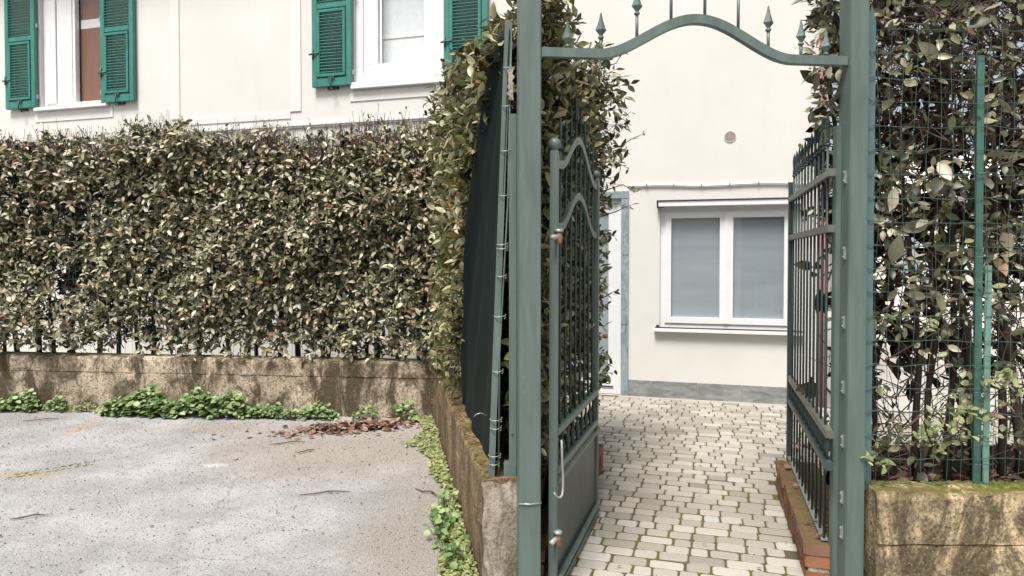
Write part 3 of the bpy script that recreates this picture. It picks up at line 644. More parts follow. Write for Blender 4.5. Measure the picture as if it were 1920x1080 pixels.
# the open leaf, swung back along the path
HX, HY = .193, 3.165; FX, FY = .517, 4.20
LL = math.hypot(FX - HX, FY - HY); LA = math.atan2(FY - HY, FX - HX)
gl = empty('gate_leaf', (HX, HY, 0), LA); gl.rotation_euler = (0, R(.6), LA)
tag(gl, 'open grey green iron gate leaf with wavy rails and solid lower panel', 'gate')
def ball_post(x, r, rb, zt):
    bx('stile', 'iron', gl, x - r, x + r, -r, r, .03, zt, .003)
    MB().lathe([(.012, -.012), (.012, 0)] + [(max(.001, rb * math.cos(a)), rb * .95 + rb * math.sin(a)) for a in [R(-70 + 20 * i) for i in range(9)]], 18, (x, 0, zt)).build('ball_finial', 'iron', gl)
ball_post(0, .0185, .031, 2.10); ball_post(LL, .0185, .026, 2.10)
for zb, nm in ((2.045, 'upper'), (1.745, 'lower')):
    wv = [(.02 + (LL - .04) * i / 44, 0, zb - .012 * math.sin(math.pi * min(1, i / 8)) * (i < 8) + .185 * arch_z(.0 + (i / 44) * 1.0) ** .9) for i in range(45)]
    wv = [(x, y, zb + .19 * (.5 - .5 * math.cos(2 * math.pi * max(0, min(1, (i / 44 - .06) / .88))))) for i, (x, y, z) in enumerate(wv)]
    MB().strip(wv, .041, .022, (0, 1, 0)).build('wavy_rail', 'iron', gl, .0015)
bx('rail', 'iron', gl, .02, LL - .02, -.02, .02, .755, .79, .002); bx('rail', 'iron', gl, .02, LL - .02, -.02, .02, .57, .605, .002); bx('rail', 'iron', gl, .02, LL - .02, -.024, .024, .03, .075, .003)
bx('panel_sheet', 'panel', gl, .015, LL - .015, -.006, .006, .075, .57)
MB().strip([(.02, -.026, .54), (LL - .02, -.026, .54)], .014, .012, (0, 1, 0)).strip([(.02, -.03, .085), (LL - .02, -.03, .085)], .016, .016, (0, 1, 0)).strip([(.02, -.034, .05), (LL - .02, -.034, .05)], .010, .01, (0, 1, 0)).build('panel_moulding', 'iron', gl)
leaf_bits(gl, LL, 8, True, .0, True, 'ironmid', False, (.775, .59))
for z in (1.69, .28):
    h = MB().tube([(-.075, -.01, z), (-.03, -.018, z + .002), (-.012, -.022, z)], .012, 8).build('hinge', 'cable', gl); MB().lathe([(.016, -.028), (.018, -.02), (.018, .018), (.016, .026)], 12, (-.016, -.026, z)).build('hinge_barrel', 'rust', h); MB().lathe([(.022, .026), (.022, .036), (.012, .042)], 12, (-.016, -.026, z)).build('hinge_cap', 'zinc', h)
kn = MB().tube([(LL + .0, -.018, 1.12), (LL + .0, -.05, 1.12)], .009, 8).build('latch', 'zinc', gl); MB().tube([(LL, -.05, 1.12), (LL + .005, -.075, 1.12)], .014, 10).build('latch_knob', 'rust', kn)
MB().tube([(-.06, -.02, .510), (-.048, -.025, .492), (-.034, -.032, .481), (-.02, -.04, .478), (-.008, -.045, .487), (.001, -.046, .508), (.005, -.046, .54), (.004, -.045, .58), (-.001, -.044, .62), (-.006, -.043, .66), (-.006, -.042, .70), (.0, -.04, .728), (.009, -.036, .738)], .0055, 8).build('hook', 'cable', gl)
# side railing on the right kerb
RLX, RLY0, RLY1 = 1.425, -4.36, -2.77
rl = empty('iron_railing', hw(RLX, RLY1, 0), HR + R(-90)); RLn = RLY1 - RLY0
tag(rl, 'dark iron railing with spear tips standing on the right brick kerb', 'railing')
bx('stile', 'irondark', rl, -.02, .02, -.02, .02, .17, 2.12, .003)
for z, m in ((2.0, 'rail'), (1.735, 'rail'), (.755, 'rail'), (.60, 'irondark')): bx('rail', m, rl, .02, RLn, -.018, .018, z - .018, z + .018, .002)
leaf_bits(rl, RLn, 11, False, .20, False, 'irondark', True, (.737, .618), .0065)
bx('foot_rail', 'zinc', rl, -.03, RLn - .12, -.016, .016, .199, .208)
MB().tube([(.09, .0, 2.05), (.5, .03, 2.02)], .003, 5).build('wire_tie', 'zinc', rl)

# ------------------------------------------------------------------ fence by the left post: flat upright, leaning stake, net
up = MB().box(.0, .036, 0, .012, .0, 1.72).box(.0, .008, .012, .045, 0, 1.72).build('fence_upright', 'iron', None, .0015); up.location = (-.014, 3.20, .555)
tag(up, 'narrow flat grey green steel upright just left of the gate post', 'fence post')
bx('foot_plate', 'iron', up, -.025, .035, -.004, .06, .0, .065, .003)
stk = empty('fence_stake', (-.098, 3.19, .555)); tag(stk, 'leaning pale angle iron stake wound with wire beside the dark net', 'fence post')
tip = Vector((.080, .02, 2.16))
MB().strip([(0, 0, 0), tip], .030, .005, (0, 1, 0)).strip([(.013, .016, 0), tip + Vector((.013, .016, 0))], .004, .032, (0, 1, 0)).build('angle_iron', 'iron', stk)
MB().tube([Vector((.034, .004, 0)), Vector((.040, .004, .6)), tip * .6 + Vector((.03, .004, 0)), tip + Vector((.016, .004, 0))], .0045, 6).build('rod', 'iron', stk)
for k, z in enumerate((.06, .10, .23, .27, .50, .76, .95, 1.08, 1.10, 1.33, 1.54, 1.75, 1.93)):
    c = tip * (z / 2.16) + Vector((.012, .006, z * 0)); rr = rp.uniform(.024, .03)
    pts = [(c.x + rr * math.cos(a) * 1.0, c.y + rr * .8 * math.sin(a), c.z + .012 * a / 6.3 + (.006 * math.sin(a))) for a in [R(20 * i) for i in range(-2, 20)]]
    MB().tube(pts, .0022, 5).build('wire_tie', 'zinc', stk)
MB().tube([(-.02, -.02, .30), (-.05, -.03, .315), (-.075, -.03, .305), (-.08, -.03, .295)], .002, 5).build('loose_wire', 'zinc', stk)
MB().add(*(lambda v, f: (v, f))([(x * (.012 + .008 * math.sin(z * 37 + x * 2)) + .092 + .005 * math.sin(z * 23), y * .012, 1.93 - .15 * z) for z in [i / 10 for i in range(11)] for x, y in ((-1, -1), (1, -1), (1, 1), (-1, 1))], [(i * 4 + j, i * 4 + (j + 1) % 4, i * 4 + 4 + (j + 1) % 4, i * 4 + 4 + j) for i in range(10) for j in range(4)])).build('flaked_plate', 'conc_end', stk)
def netf(u, v):
    z = .53 + 2.13 * v; xn = -.095 + .085 * v; yn = 3.20
    yf = 3.26 + 1.6 * (1 - v) ** 1.25
    pxf = [(0, 862), (.12, 864), (.25, 867), (.38, 871), (.5, 876), (.62, 883), (.72, 891), (.82, 904), (.9, 918), (1, 944)]
    for (a, pa), (b, pb) in zip(pxf, pxf[1:]):
        if a <= v <= b: px = pa + (pb - pa) * (v - a) / (b - a)
    xf = (px - 960) / 1270 * yf
    y = yn + (yf - yn) * u; x = xn + (xf - xn) * u
    x += (.016 * math.sin(u * 9 + v * 2.5) + .010 * math.sin(u * 21 + v * 4) + .006 * math.sin(v * 17 + u * 14)) * min(1, 6 * u) * (1 - .5 * v) + .02 * math.sin(math.pi * u)
    return (x, y, z + .012 * math.sin(u * 9) * (v > .95))
net = grid('shade_net', 'net', netf, 40, 60).build('shade_net', 'net'); tag(net, 'dark green shade net hanging beside the left gate post', 'netting')
sm = net.modifiers.new('thickness', 'SOLIDIFY'); sm.thickness = .003

# ------------------------------------------------------------------ wire fences
def wavy(p0, p1, n, amp, seed):
    rr = random.Random(seed); p0 = Vector(p0); p1 = Vector(p1)
    return [p0.lerp(p1, i / n) + Vector((0, rr.gauss(0, amp * .6), rr.gauss(0, amp) + amp * math.sin(i * 2.1))) for i in range(n + 1)]
fr = empty('wire_fence', (1.72, 3.25, .5)); tag(fr, 'green wire mesh fence on the ochre wall right of the gate', 'fence')
for k in range(20):
    z = .015 + k * .114; MB().tube(wavy((-.02, 0, z), (2.2, -.02, z - .02 + .012 * math.sin(k)), 26, .0035, k), .0017, 5, False).build('wire', 'wire', fr)
for k in range(38):
    x = .03 + k * .0575; MB().tube([(x + .010 * math.sin(i * .6 + k) + rp.gauss(0, .0012), -.0036 - .02 * x / 2.2, i * .114) for i in range(20)], .0013, 4, False).build('wire', 'wire', fr)
ed = MB().box(-.030, .008, -.012, -.006, -.02, 2.22).add([(-.030, -.012, 2.22), (.008, -.012, 2.22), (.008, -.006, 2.22), (-.030, -.006, 2.22), (-.011, -.009, 2.30)], [(0, 1, 4), (1, 2, 4), (2, 3, 4), (3, 0, 4)]).build('edge_stake', 'ironteal', fr)
for k in range(19): MB().tube([(-.036, -.017, .02 + k * .114 + rp.gauss(0, .01)), (-.012, -.02, .015 + k * .114), (.014, -.016, .02 + k * .114), (.05, -.004, .015 + k * .114)], .002, 5).build('wire_tie', 'wire', fr)
tp = MB().box(.512, .547, .004, .009, 0, 2.06).box(.527, .532, .009, .04, 0, 2.06).build('t_post', 'postgreen', fr, .001); tp.rotation_euler = (0, R(-.25), 0)
tp2 = bx('old_stake', 'palegreen', fr, .552, .583, -.002, .004, -.01, 1.06, .001)
for z in (.1, .21, .45, .62, .98, 1.1, 1.5, 1.85): MB().tube([(.50, 0, z), (.505, -.012, z), (.55, -.014, z + .004), (.59, -.010, z), (.595, .004, z)], .002, 5).build('wire_tie', 'wire', fr)
# fence behind the long wall
ba = math.atan2(6.645 - 7.40, 6.7)
fl = empty('wire_fence', (-7.4, 7.40 + .09, .565), ba); tag(fl, 'green wire mesh fence half buried in the long clipped hedge', 'fence')
mb = MB()
for k in range(18): mb.tube([(.1, 0, .02 + k * .13), (6.55, 0, .02 + k * .13)], .0018, 4, False)
for k in range(80): mb.tube([(.15 + k * .08, .003, 0), (.15 + k * .08, .003, 2.25)], .0016, 4, False)
tag(mb.build('wire_mesh', 'wire', fl), kind='stuff')
for x in (1.15, 3.95, 6.5): MB().tube([(x, .02, -.02), (x, .02, 2.2)], .022, 10).build('post', 'postgreen', fl)

# ------------------------------------------------------------------ hedges
UPV = np.array([0, 0, 1.])
# 1 long clipped hedge behind the back wall; local x along the wall, y away from the camera
hb = empty('clipped_hedge', (-7.4, 7.40, .0), ba); tag(hb, 'long clipped olive brown hedge above the back wall', 'hedge')
ca, sa = math.cos(ba), math.sin(ba)
def bl2w(p): return np.stack([-7.4 + ca * p[:, 0] - sa * p[:, 1], 7.40 + sa * p[:, 0] + ca * p[:, 1], p[:, 2]], 1)
def bvec(x, y, z): return np.array([ca * x - sa * y, sa * x + ca * y, z])
def htop(x): return 2.92 + .05 * np.sin(x * 2.1) + .045 * np.sin(x * 5.3 + 1) + .03 * np.sin(x * 13) + .02 * np.sin(x * 29)
n = 19000
p = np.stack([rng.uniform(.8, 6.9, n), np.abs(rng.normal(0, .13, n)) + .02, rng.uniform(.60, 3.0, n)], 1)
inner = rng.random(n) < .22; p[inner, 1] = rng.uniform(.1, .6, inner.sum())
t = htop(p[:, 0]); keep = p[:, 2] < t - .05
den = .74 + .55 * vnoise(p, 3.4, 1); low = np.clip((p[:, 2] - .55) / .75, 0, 1); den = den * (.22 + .78 * low)
den *= np.where(p[:, 2] > t - .24, .42, 1.0)
keep &= rng.random(n) < den; p = p[keep]
W = bl2w(p); W[:, 1] += .05 * vnoise(W, 4, 5) + .07 * vnoise(W, 1.6, 6)
out = np.tile(bvec(0, -1, 0), (len(W), 1)); back = rng.random(len(W)) < .12; out[back] *= -1
b0, t0, P, A, N, S = sprigs(W, out, 6, .115, .066, .12)
# top fringe of bare shoots with few leaves
m_ = 2600; q = np.stack([rng.uniform(.8, 6.6, m_), rng.uniform(.0, .55, m_), np.zeros(m_)], 1); q[:, 2] = htop(q[:, 0]) - rng.uniform(.03, .3, m_)
Wq = bl2w(q); tq = Wq + np.stack([rng.normal(0, .045, m_), rng.normal(0, .04, m_), rng.uniform(.06, .17, m_)], 1)
pick = rng.random(m_) < .3
A2 = norm(rng.normal(0, .7, (pick.sum(), 3)) + UPV * .6); N2 = norm(rng.normal(0, .6, (pick.sum(), 3)) + UPV + bvec(0, -1, 0)); S2 = .042 * rng.uniform(.5, 1.2, pick.sum())
inv_h = np.linalg.inv(np.array(Matrix.Translation((-7.4, 7.40, 0)) @ Matrix.Rotation(ba, 4, 'Z')))
P = np.concatenate([P, (tq - .02 * UPV)[pick]]); A = np.concatenate([A, A2]); N = np.concatenate([N, N2]); S = np.concatenate([S, S2])
def local_mesh(me, parent):
    me.transform(Matrix.Translation(parent.location).__matmul__(Matrix.Rotation(parent.rotation_euler[2], 4, 'Z')).inverted()); return me
def foliage(parent, m, P, A, N, S, score, nsingle=300, tmpl=LT, wid=None):
    bpy.context.view_layer.update()
    vis = in_frame(P); sc = np.where(vis, score, -1e9); idx = np.argsort(-sc)[:nsingle]; mask = np.ones(len(P), bool); mask[idx] = False
    tag(link('foliage', local_mesh(leaf_mesh('foliage', m, P[mask], A[mask], N[mask], S[mask], tmpl), parent), parent), kind='stuff')
    single_leaves(parent, m, P, A, N, S, idx, LFINE)
depth_b = (P - np.array([-7.4, 7.40, 0])) @ bvec(0, 1, 0)
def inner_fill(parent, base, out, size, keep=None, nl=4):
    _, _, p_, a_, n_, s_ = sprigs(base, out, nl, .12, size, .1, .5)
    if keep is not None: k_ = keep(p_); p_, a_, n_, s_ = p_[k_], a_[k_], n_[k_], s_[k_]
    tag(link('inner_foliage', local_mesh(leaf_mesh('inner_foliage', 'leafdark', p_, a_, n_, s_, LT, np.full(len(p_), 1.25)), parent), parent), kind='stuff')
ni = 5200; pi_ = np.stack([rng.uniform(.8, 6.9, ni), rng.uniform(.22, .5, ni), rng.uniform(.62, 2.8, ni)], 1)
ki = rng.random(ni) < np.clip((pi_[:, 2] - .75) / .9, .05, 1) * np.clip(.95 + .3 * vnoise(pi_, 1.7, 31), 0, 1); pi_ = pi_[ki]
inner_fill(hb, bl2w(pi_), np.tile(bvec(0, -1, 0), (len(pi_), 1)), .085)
foliage(hb, 'leafb', P, A, N, S, S * 10 - depth_b * 2.5 + rng.uniform(0, .25, len(P)))
ta = np.concatenate([b0 + np.array([0, .06, -.04]) + rng.normal(0, .03, b0.shape), Wq - UPV * .1]); tb = np.concatenate([t0, tq]); r0_ = np.full((len(ta), 1), .0034)
tag(link('twigs', local_mesh(tri_tubes('twigs', 'twig', ta, tb, r0_, r0_ * .5), hb), hb), kind='stuff')
# tangle of inner branches
nb = 1400; a_ = np.stack([rng.uniform(.8, 6.7, nb), rng.uniform(.1, .55, nb), rng.uniform(.6, 2.7, nb)], 1); b_ = a_ + np.stack([rng.normal(0, .15, nb), rng.normal(0, .1, nb), rng.uniform(.05, .4, nb)], 1); b_[:, 2] = np.minimum(b_[:, 2], 2.95)
tag(link('branches', local_mesh(tri_tubes('branches', 'bark', bl2w(a_), bl2w(b_), np.full((nb, 1), .007), np.full((nb, 1), .004)), hb), hb), kind='stuff')
for k in range(30):
    x = .9 + k * .2 + rp.gauss(0, .05); y = rp.uniform(.16, .42)
    stem_mesh((x, y, .42), (x + rp.gauss(0, .12), y + rp.gauss(0, .05), rp.uniform(2.2, 2.8)), rp.uniform(.018, .034), .008, 8, .02, 7, k).build('stem', 'bark', hb)

# 2 tall hedge in the wedge between the return wall and the path
ht = empty('tall_hedge', (.1, 3.3, .0)); tag(ht, 'tall glossy green hedge around the left gate post', 'hedge')
def XLf(Y): return -.10 - .184 * (Y - 3.13)
def XRf(Y, Z): return .075 + .287 * (Y - 3.15) + .09 * np.clip((Z - 1.5) / .9, 0, 1) * np.clip((Y - 4.15) / .9, 0, 1)
def TPf(Y, X=-1.0): return 2.66 + .19 * np.clip(Y - 3.3, 0, 2.4) + .26 * np.clip((np.asarray(X) + .06) / .1, 0, 1) * np.clip((4.3 - Y) / .8, 0, 1) + .06 * np.clip((np.asarray(X) + .06) / .1, 0, 1)
def hedge_tall(n):
    Y = rng.uniform(3.28, 6.35, n); Z = rng.uniform(.55, 3.35, n); xl, xr = XLf(Y), XRf(Y, Z)
    X = xl + rng.random(n) * (xr - xl); tp_ = TPf(Y, X); d = np.stack([X - xl, xr - X, (tp_ - Z), (Y - 3.28) * 1.0, np.where(X > .1 + .3 * (5.3 - Y), 5.3, 6.35) - Y], 1); j = d.argmin(1); dm = d.min(1)
    ok = (dm > 0) & (rng.random(n) < np.exp(-dm / .07) + .03)
    nr = np.array([(-.98, -.18, 0), (.96, -.28, 0), (0, 0, 1), (0, -1, 0), (.2, 1, 0)])
    p = np.stack([X, Y, Z], 1); den = np.clip(.75 + .55 * vnoise(p, 2.6, 11), 0, 1) * np.clip((Z - .2) / .9, .25, 1)
    den = den * np.where(Z > tp_ - .3, .6, 1)
    ok &= rng.random(n) < den
    return p[ok], nr[j][ok]
Wt, Ot = hedge_tall(26000)
Wt[:, 0] += .05 * vnoise(Wt, 3.5, 12)
b0, t0, P, A, N, S = sprigs(Wt, Ot, 6, .12, .072, .1, .5)
# keep the foliage clear of the gate leaf, of the net and of the posts
def clear(P, S):
    lx = np.array([FX - HX, FY - HY]) / LL; rel = P[:, :2] - np.array([HX, HY]); al = rel @ lx; ac = rel @ np.array([lx[1], -lx[0]])
    bad = (al > -.12) & (al < LL + .1) & (ac > -.035) & (P[:, 2] < 2.42) & (rng.random(len(P)) < .985)
    vv = np.clip((P[:, 2] - .53) / 2.13, 0, 1); yf = 3.26 + 1.6 * (1 - vv) ** 1.25; px = np.interp(vv, [0, .25, .5, .72, .82, .9, 1], [862, 867, 876, 891, 904, 918, 944])
    xn = -.095 + .085 * vv; xf = (px - 960) / 1270 * yf; u = (P[:, 1] - 3.2) / (yf - 3.2); xnet = xn + (xf - xn) * u
    bad |= (P[:, 2] < 2.66) & (u < 1.0) & (P[:, 0] < xnet + .105)
    bad |= (P[:, 1] < 3.26) & (P[:, 0] < 0.2)
    return ~bad
ok = clear(P, S); P, A, N, S = P[ok], A[ok], N[ok], S[ok]
dist = np.linalg.norm(P - np.array([0, 0, 1.6]), axis=1); edge = np.minimum(np.abs(P[:, 0] - XLf(P[:, 1])), np.abs(XRf(P[:, 1], P[:, 2]) - P[:, 0]))
ni = 2600; yy = rng.uniform(3.35, 6.2, ni); zz = rng.uniform(.7, 3.1, ni); xl_, xr_ = XLf(yy) + .07, XRf(yy, zz) - .06; pf = np.stack([xl_ + rng.random(ni) * np.maximum(xr_ - xl_, .01), yy, np.minimum(zz, TPf(yy) - .12)], 1)
pf = pf[~((pf[:, 1] > 5.25) & (pf[:, 0] > .0))]
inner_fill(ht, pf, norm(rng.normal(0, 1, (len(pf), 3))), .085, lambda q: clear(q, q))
hidden = (np.abs(P[:, 0] / P[:, 1] - .017) < .05) & (P[:, 2] < 2.6)
foliage(ht, 'leafn', P, A, N, S, S / dist * 60 - edge * 3 - hidden * 5 + rng.uniform(0, .2, len(P)), tmpl=LFINE)
okt = clear(b0, S) & clear(t0, S); ta, tb = b0[okt], t0[okt]; r0_ = np.full((len(ta), 1), .003)
tag(link('twigs', local_mesh(tri_tubes('twigs', 'twig', ta - (tb - ta) * .8, tb, r0_, r0_ * .5), ht), ht), kind='stuff')
for k in range(26):
    Y = rp.uniform(3.45, 5.2); xl = XLf(Y) + .14; xr = XRf(Y, 1.0) - .08
    if xr < xl: xr = xl + .02
    X = rp.uniform(xl, xr); stem_mesh((X - .1, Y - 3.3, .12), (X - .1 + rp.gauss(0, .06), Y - 3.3 + rp.gauss(0, .08), rp.uniform(2.1, 2.6)), rp.uniform(.016, .032), .007, 8, .018, 7, 100 + k).build('stem', 'bark', ht)
# long thin shoots reaching out over the path
for k, (X, Y, Z, dx, dz) in enumerate(((.83, 5.2, 2.45, .16, .08), (.84, 5.15, 2.15, .1, -.06), (.80, 5.2, 1.95, .12, .05), (.70, 5.1, 1.3, .08, .05), (.78, 5.1, 3.05, .08, .12))):
    o = MB().tube([(X - .1 - .15, Y - 3.3, Z - .05), (X - .1, Y - 3.3, Z), (X - .1 + dx * .6, Y - 3.3 - .03, Z + dz * .7), (X - .1 + dx, Y - 3.3 - .05, Z + dz)], [.005, .004, .003, .0015], 5).build('shoot', 'twig', ht)
    q = np.array([[X + dx * f, Y - .05 * f, Z + dz * f] for f in (.3, .55, .75, .95, 1.0)]); a = norm(rng.normal(0, .5, (5, 3)) + np.array([.6, -.3, .2])); nn = norm(rng.normal(0, .4, (5, 3)) + np.array([0, -.5, .8]))
    me = leaf_mesh('shoot_leaves', 'leafn', q, a, nn, .05 * rng.uniform(.6, 1.1, 5)); me.transform(Matrix.Translation((-.1, -3.3, 0))); link('shoot_leaves', me, o)

# 3 open hedge with big pale leaves behind the right fence and the railing
hr = empty('open_hedge', (2.2, 3.6, .0)); tag(hr, 'loose hedge with dark trunks and large pale leaves behind the right wire fence', 'hedge')
n = 2100
p = np.stack([rng.uniform(1.62, 3.3, n), 3.33 + np.abs(rng.normal(0, .3, n)), rng.uniform(.55, 3.3, n)], 1)
p[:, 0] = np.where(rng.random(n) < .16, rng.uniform(1.60, 1.75, n), p[:, 0])
den = .55 + .7 * vnoise(p, 2.4, 21); den *= np.where(p[:, 2] > 2.35, 1.3, np.where(p[:, 2] < 1.0, .38, .9))
p = p[rng.random(n) < den]
nt = 75; pe = np.stack([rng.uniform(1.56, 1.72, nt), rng.uniform(3.4, 4.3, nt), rng.uniform(1.9, 3.2, nt)], 1); pe[:, 0] += (pe[:, 1] - 3.4) * .25
p = np.concatenate([p, pe])
out = np.tile(np.array([-.15, -1., 0]), (len(p), 1)); out[p[:, 0] < 1.8] = (-.8, -.6, 0)
b0, t0, P, A, N, S = sprigs(p, out, 6, .17, .086, .18, .7)
ok = (P[:, 1] > 3.29) | (rng.random(len(P)) < .15)
xk = 1.62 + .287 * (P[:, 1] - 3.4)                       # stay behind the railing below its tips, overhang above
ok &= (P[:, 0] > xk + .03) | (P[:, 2] > 2.25) & (P[:, 0] > xk - np.where(P[:, 1] < 3.75, .10, .01)) | (rng.random(len(P)) < .03) & (P[:, 0] > xk - .1)
P, A, N, S = P[ok], A[ok], N[ok], S[ok]
big = rng.random(len(P)) < .115; S[big] *= 1.25; S[~big] *= .66
foliage(hr, 'leafr', P[big], A[big], N[big], S[big], S[big] * 20 - (P[big, 1] - 3.3) * 3, tmpl=LFINE, nsingle=240)
sm_ = ~big; foliage(hr, 'leafs', P[sm_], A[sm_], N[sm_], S[sm_], S[sm_] * 20 - (P[sm_, 1] - 3.3) * 3, tmpl=LFINE, nsingle=60)
ta = b0 - (t0 - b0) * .6; xk = 1.62 + .287 * (np.minimum(ta[:, 1], t0[:, 1]) - 3.4); okt = (np.minimum(ta[:, 0], t0[:, 0]) > xk) & (np.minimum(ta[:, 1], t0[:, 1]) > 3.27); ta, tb = ta[okt], t0[okt]
r0_ = np.full((len(ta), 1), .0035)
tag(link('twigs', local_mesh(tri_tubes('twigs', 'twig', ta, tb, r0_, r0_ * .5), hr), hr), kind='stuff')
ni = 900; pf = np.stack([rng.uniform(1.85, 3.6, ni), rng.uniform(3.7, 4.25, ni), rng.uniform(.75, 3.2, ni)], 1); pf = pf[rng.random(ni) < np.clip((pf[:, 2] - .5) / 1.4, .12, 1) * np.clip(.75 + .6 * vnoise(pf, 2.6, 41), 0, 1)]
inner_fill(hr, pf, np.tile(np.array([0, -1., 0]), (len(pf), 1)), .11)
nb = 2600; zz = np.where(rng.random(nb) < .55, rng.uniform(2.1, 3.1, nb), rng.uniform(.5, 2.2, nb)); yb = rng.uniform(3.36, 4.1, nb); a_ = np.stack([rng.uniform(1.82, 3.3, nb) + .3 * (yb - 3.36), yb, zz], 1); b_ = a_ + np.stack([rng.normal(0, .14, nb), rng.normal(0, .08, nb), rng.uniform(-.1, .3, nb)], 1)
tag(link('branches', local_mesh(tri_tubes('branches', 'twig', a_, b_, np.full((nb, 1), .0045), np.full((nb, 1), .0018)), hr), hr), kind='stuff')
for k, (x, y, r, lean) in enumerate(((1.80, 3.62, .030, .02), (1.87, 3.50, .034, -.03), (1.98, 3.75, .022, .05), (2.07, 3.48, .024, .12), (2.13, 3.55, .026, -.05), (2.22, 3.62, .022, .1), (2.28, 3.52, .028, .2), (2.42, 3.50, .036, -.1), (2.5, 3.6, .03, -.25), (2.58, 3.55, .03, .06), (2.68, 3.52, .038, -.05), (2.78, 3.7, .03, .1), (1.95, 3.95, .02, .1), (2.1, 4.2, .02, .08))):
    stem_mesh((x - 2.2, y - 3.6, .38), (x - 2.2 + lean * 1.4, y - 3.6 + .05, rp.uniform(2.3, 3.1)), r * .74, r * .25, 9, .026, 8, 300 + k).build('stem', 'bark', hr)
# light green sprouts low in the right hedge and through the railing
sp = np.array([(2.12, 3.30, .72), (2.18, 3.29, .78), (2.22, 3.28, .85), (2.30, 3.27, .92), (2.05, 3.3, .80), (2.38, 3.27, .86), (1.98, 3.31, .7), (2.26, 3.28, 1.0), (2.02, 3.3, 1.18), (1.80, 3.28, .62), (2.06, 3.3, .62), (2.15, 3.3, .9), (2.34, 3.27, 1.0), (2.2, 3.28, .68)])
b0, t0, P, A, N, S = sprigs(np.repeat(sp, 3, 0) + rng.normal(0, .03, (len(sp) * 3, 3)), np.tile(np.array([0, -1., .2]), (len(sp) * 3, 1)), 6, .13, .036, 0, .6)
tag(link('sprouts', local_mesh(leaf_mesh('sprouts', 'sprout', P, A, N, S, LT, np.full(len(P), 1.3)), hr), hr), kind='stuff')

# ------------------------------------------------------------------ weeds, litter, twigs
def at_wall(px_t, d=0.0):            # point on the foot of the back wall, t metres from the corner leftwards
    return np.array([-.74 - ca * px_t, 6.63 - sa * px_t - .02 - d, 0])
def weed(name, label, t0_, t1_, h, w, n, size, m='weed', group='weed clumps along the long wall', seedy=0):
    c = at_wall((t0_ + t1_) / 2); r = empty(name, (c[0], c[1], 0), ba); tag(r, label, 'weed', group)
    L = (t1_ - t0_); x = rng.uniform(-L / 2, L / 2, n); prof = np.sqrt(np.clip(1 - (np.abs(x) / (L / 2)) ** 2.5, .02, 1)) * (1 + .25 * np.sin(x * 14 + seedy))
    f = rng.random(n) ** .6; z = f * .97 * h * prof * rng.uniform(.75, 1.1, n); y = -.02 - w * rng.random(n) * np.sqrt(np.clip(1 - (z / (h * 1.15)) ** 2, 0, 1))
    P = np.stack([x, y, z + .008], 1); ang = rng.uniform(0, 6.28, n); A = np.stack([np.cos(ang), np.sin(ang) * .7 - .45, rng.uniform(-.35, .25, n)], 1); N = norm(np.stack([rng.normal(0, .35, n), -.55 + rng.normal(0, .3, n), np.ones(n)], 1))
    tag(link('leaves', leaf_mesh('leaves', m, P, norm(A), N, 1.1 * size * rng.uniform(.5, 1.4, n), LROUND), r), kind='stuff')
    k = n // 3; a = np.stack([P[:k, 0] * .9, P[:k, 1] * .4 - .01, np.zeros(k)], 1); rr_ = np.full((k, 1), .0018)
    tag(link('stems', tri_tubes('stems', 'weed', a, P[:k], rr_, rr_), r), kind='stuff')
weed('weed_clump', 'round leafy weed clump at the far left foot of the long wall', 4.18, 4.72, .17, .16, 330, .045)
weed('weed_clump', 'small weed tuft right of the leftmost weed clump', 3.88, 4.10, .12, .10, 110, .036, seedy=2)
weed('weed_clump', 'low sparse yellowish weeds before the biggest weed clump', 3.35, 3.85, .07, .09, 170, .026, 'cover', seedy=3)
weed('weed_clump', 'left half of the biggest weed clump under the long wall', 2.62, 3.38, .235, .24, 700, .050, seedy=1)
weed('weed_clump', 'right half of the biggest weed clump under the long wall', 1.90, 2.66, .245, .22, 680, .048, seedy=4)
weed('weed_clump', 'low weed clump just right of the biggest clump', 1.55, 1.88, .15, .15, 260, .036, seedy=5)
weed('weed_clump', 'low weed clump left of the dry leaf pile', .98, 1.52, .13, .15, 330, .034, seedy=6)
weed('weed_clump', 'tiny weed tuft behind the dry leaf pile', .58, .82, .12, .08, 60, .034, seedy=7)
weed('weed_clump', 'upright young weed near the wall corner', .18, .40, .19, .08, 42, .055, seedy=8)
# creeping strip along the return wall
D2 = np.array([-.181, .9835]); n = 5200; s = rng.random(n) ** 1.15 * 3.5; w = rng.random(n) ** 1.5 * (.035 + .115 * np.clip(.55 + .45 * np.sin(s * 3.1) + .3 * np.sin(s * 7.7), .15, 1.2)) * np.where(s > 2.6, 1.6, 1)
z = .012 + rng.random(n) * .05 * np.exp(-w * 6) + .03 * rng.random(n) * np.exp(-w * 10)
P = np.stack([-.15 + D2[0] * s - w * .98, 3.12 + D2[1] * s - w * .18, z], 1); ang = rng.uniform(0, 6.28, n)
A = norm(np.stack([np.cos(ang) - .3, np.sin(ang) - .2, rng.uniform(-.2, .35, n)], 1)); N = norm(np.stack([-.3 + rng.normal(0, .35, n), -.4 + rng.normal(0, .35, n), np.ones(n)], 1))
tag(link('ground_cover', leaf_mesh('ground_cover', 'cover', P, A, N, .022 * rng.uniform(.5, 1.5, n), LROUND)), 'low yellow green creeper along the foot of the mossy wall', 'ground cover', kind='stuff')
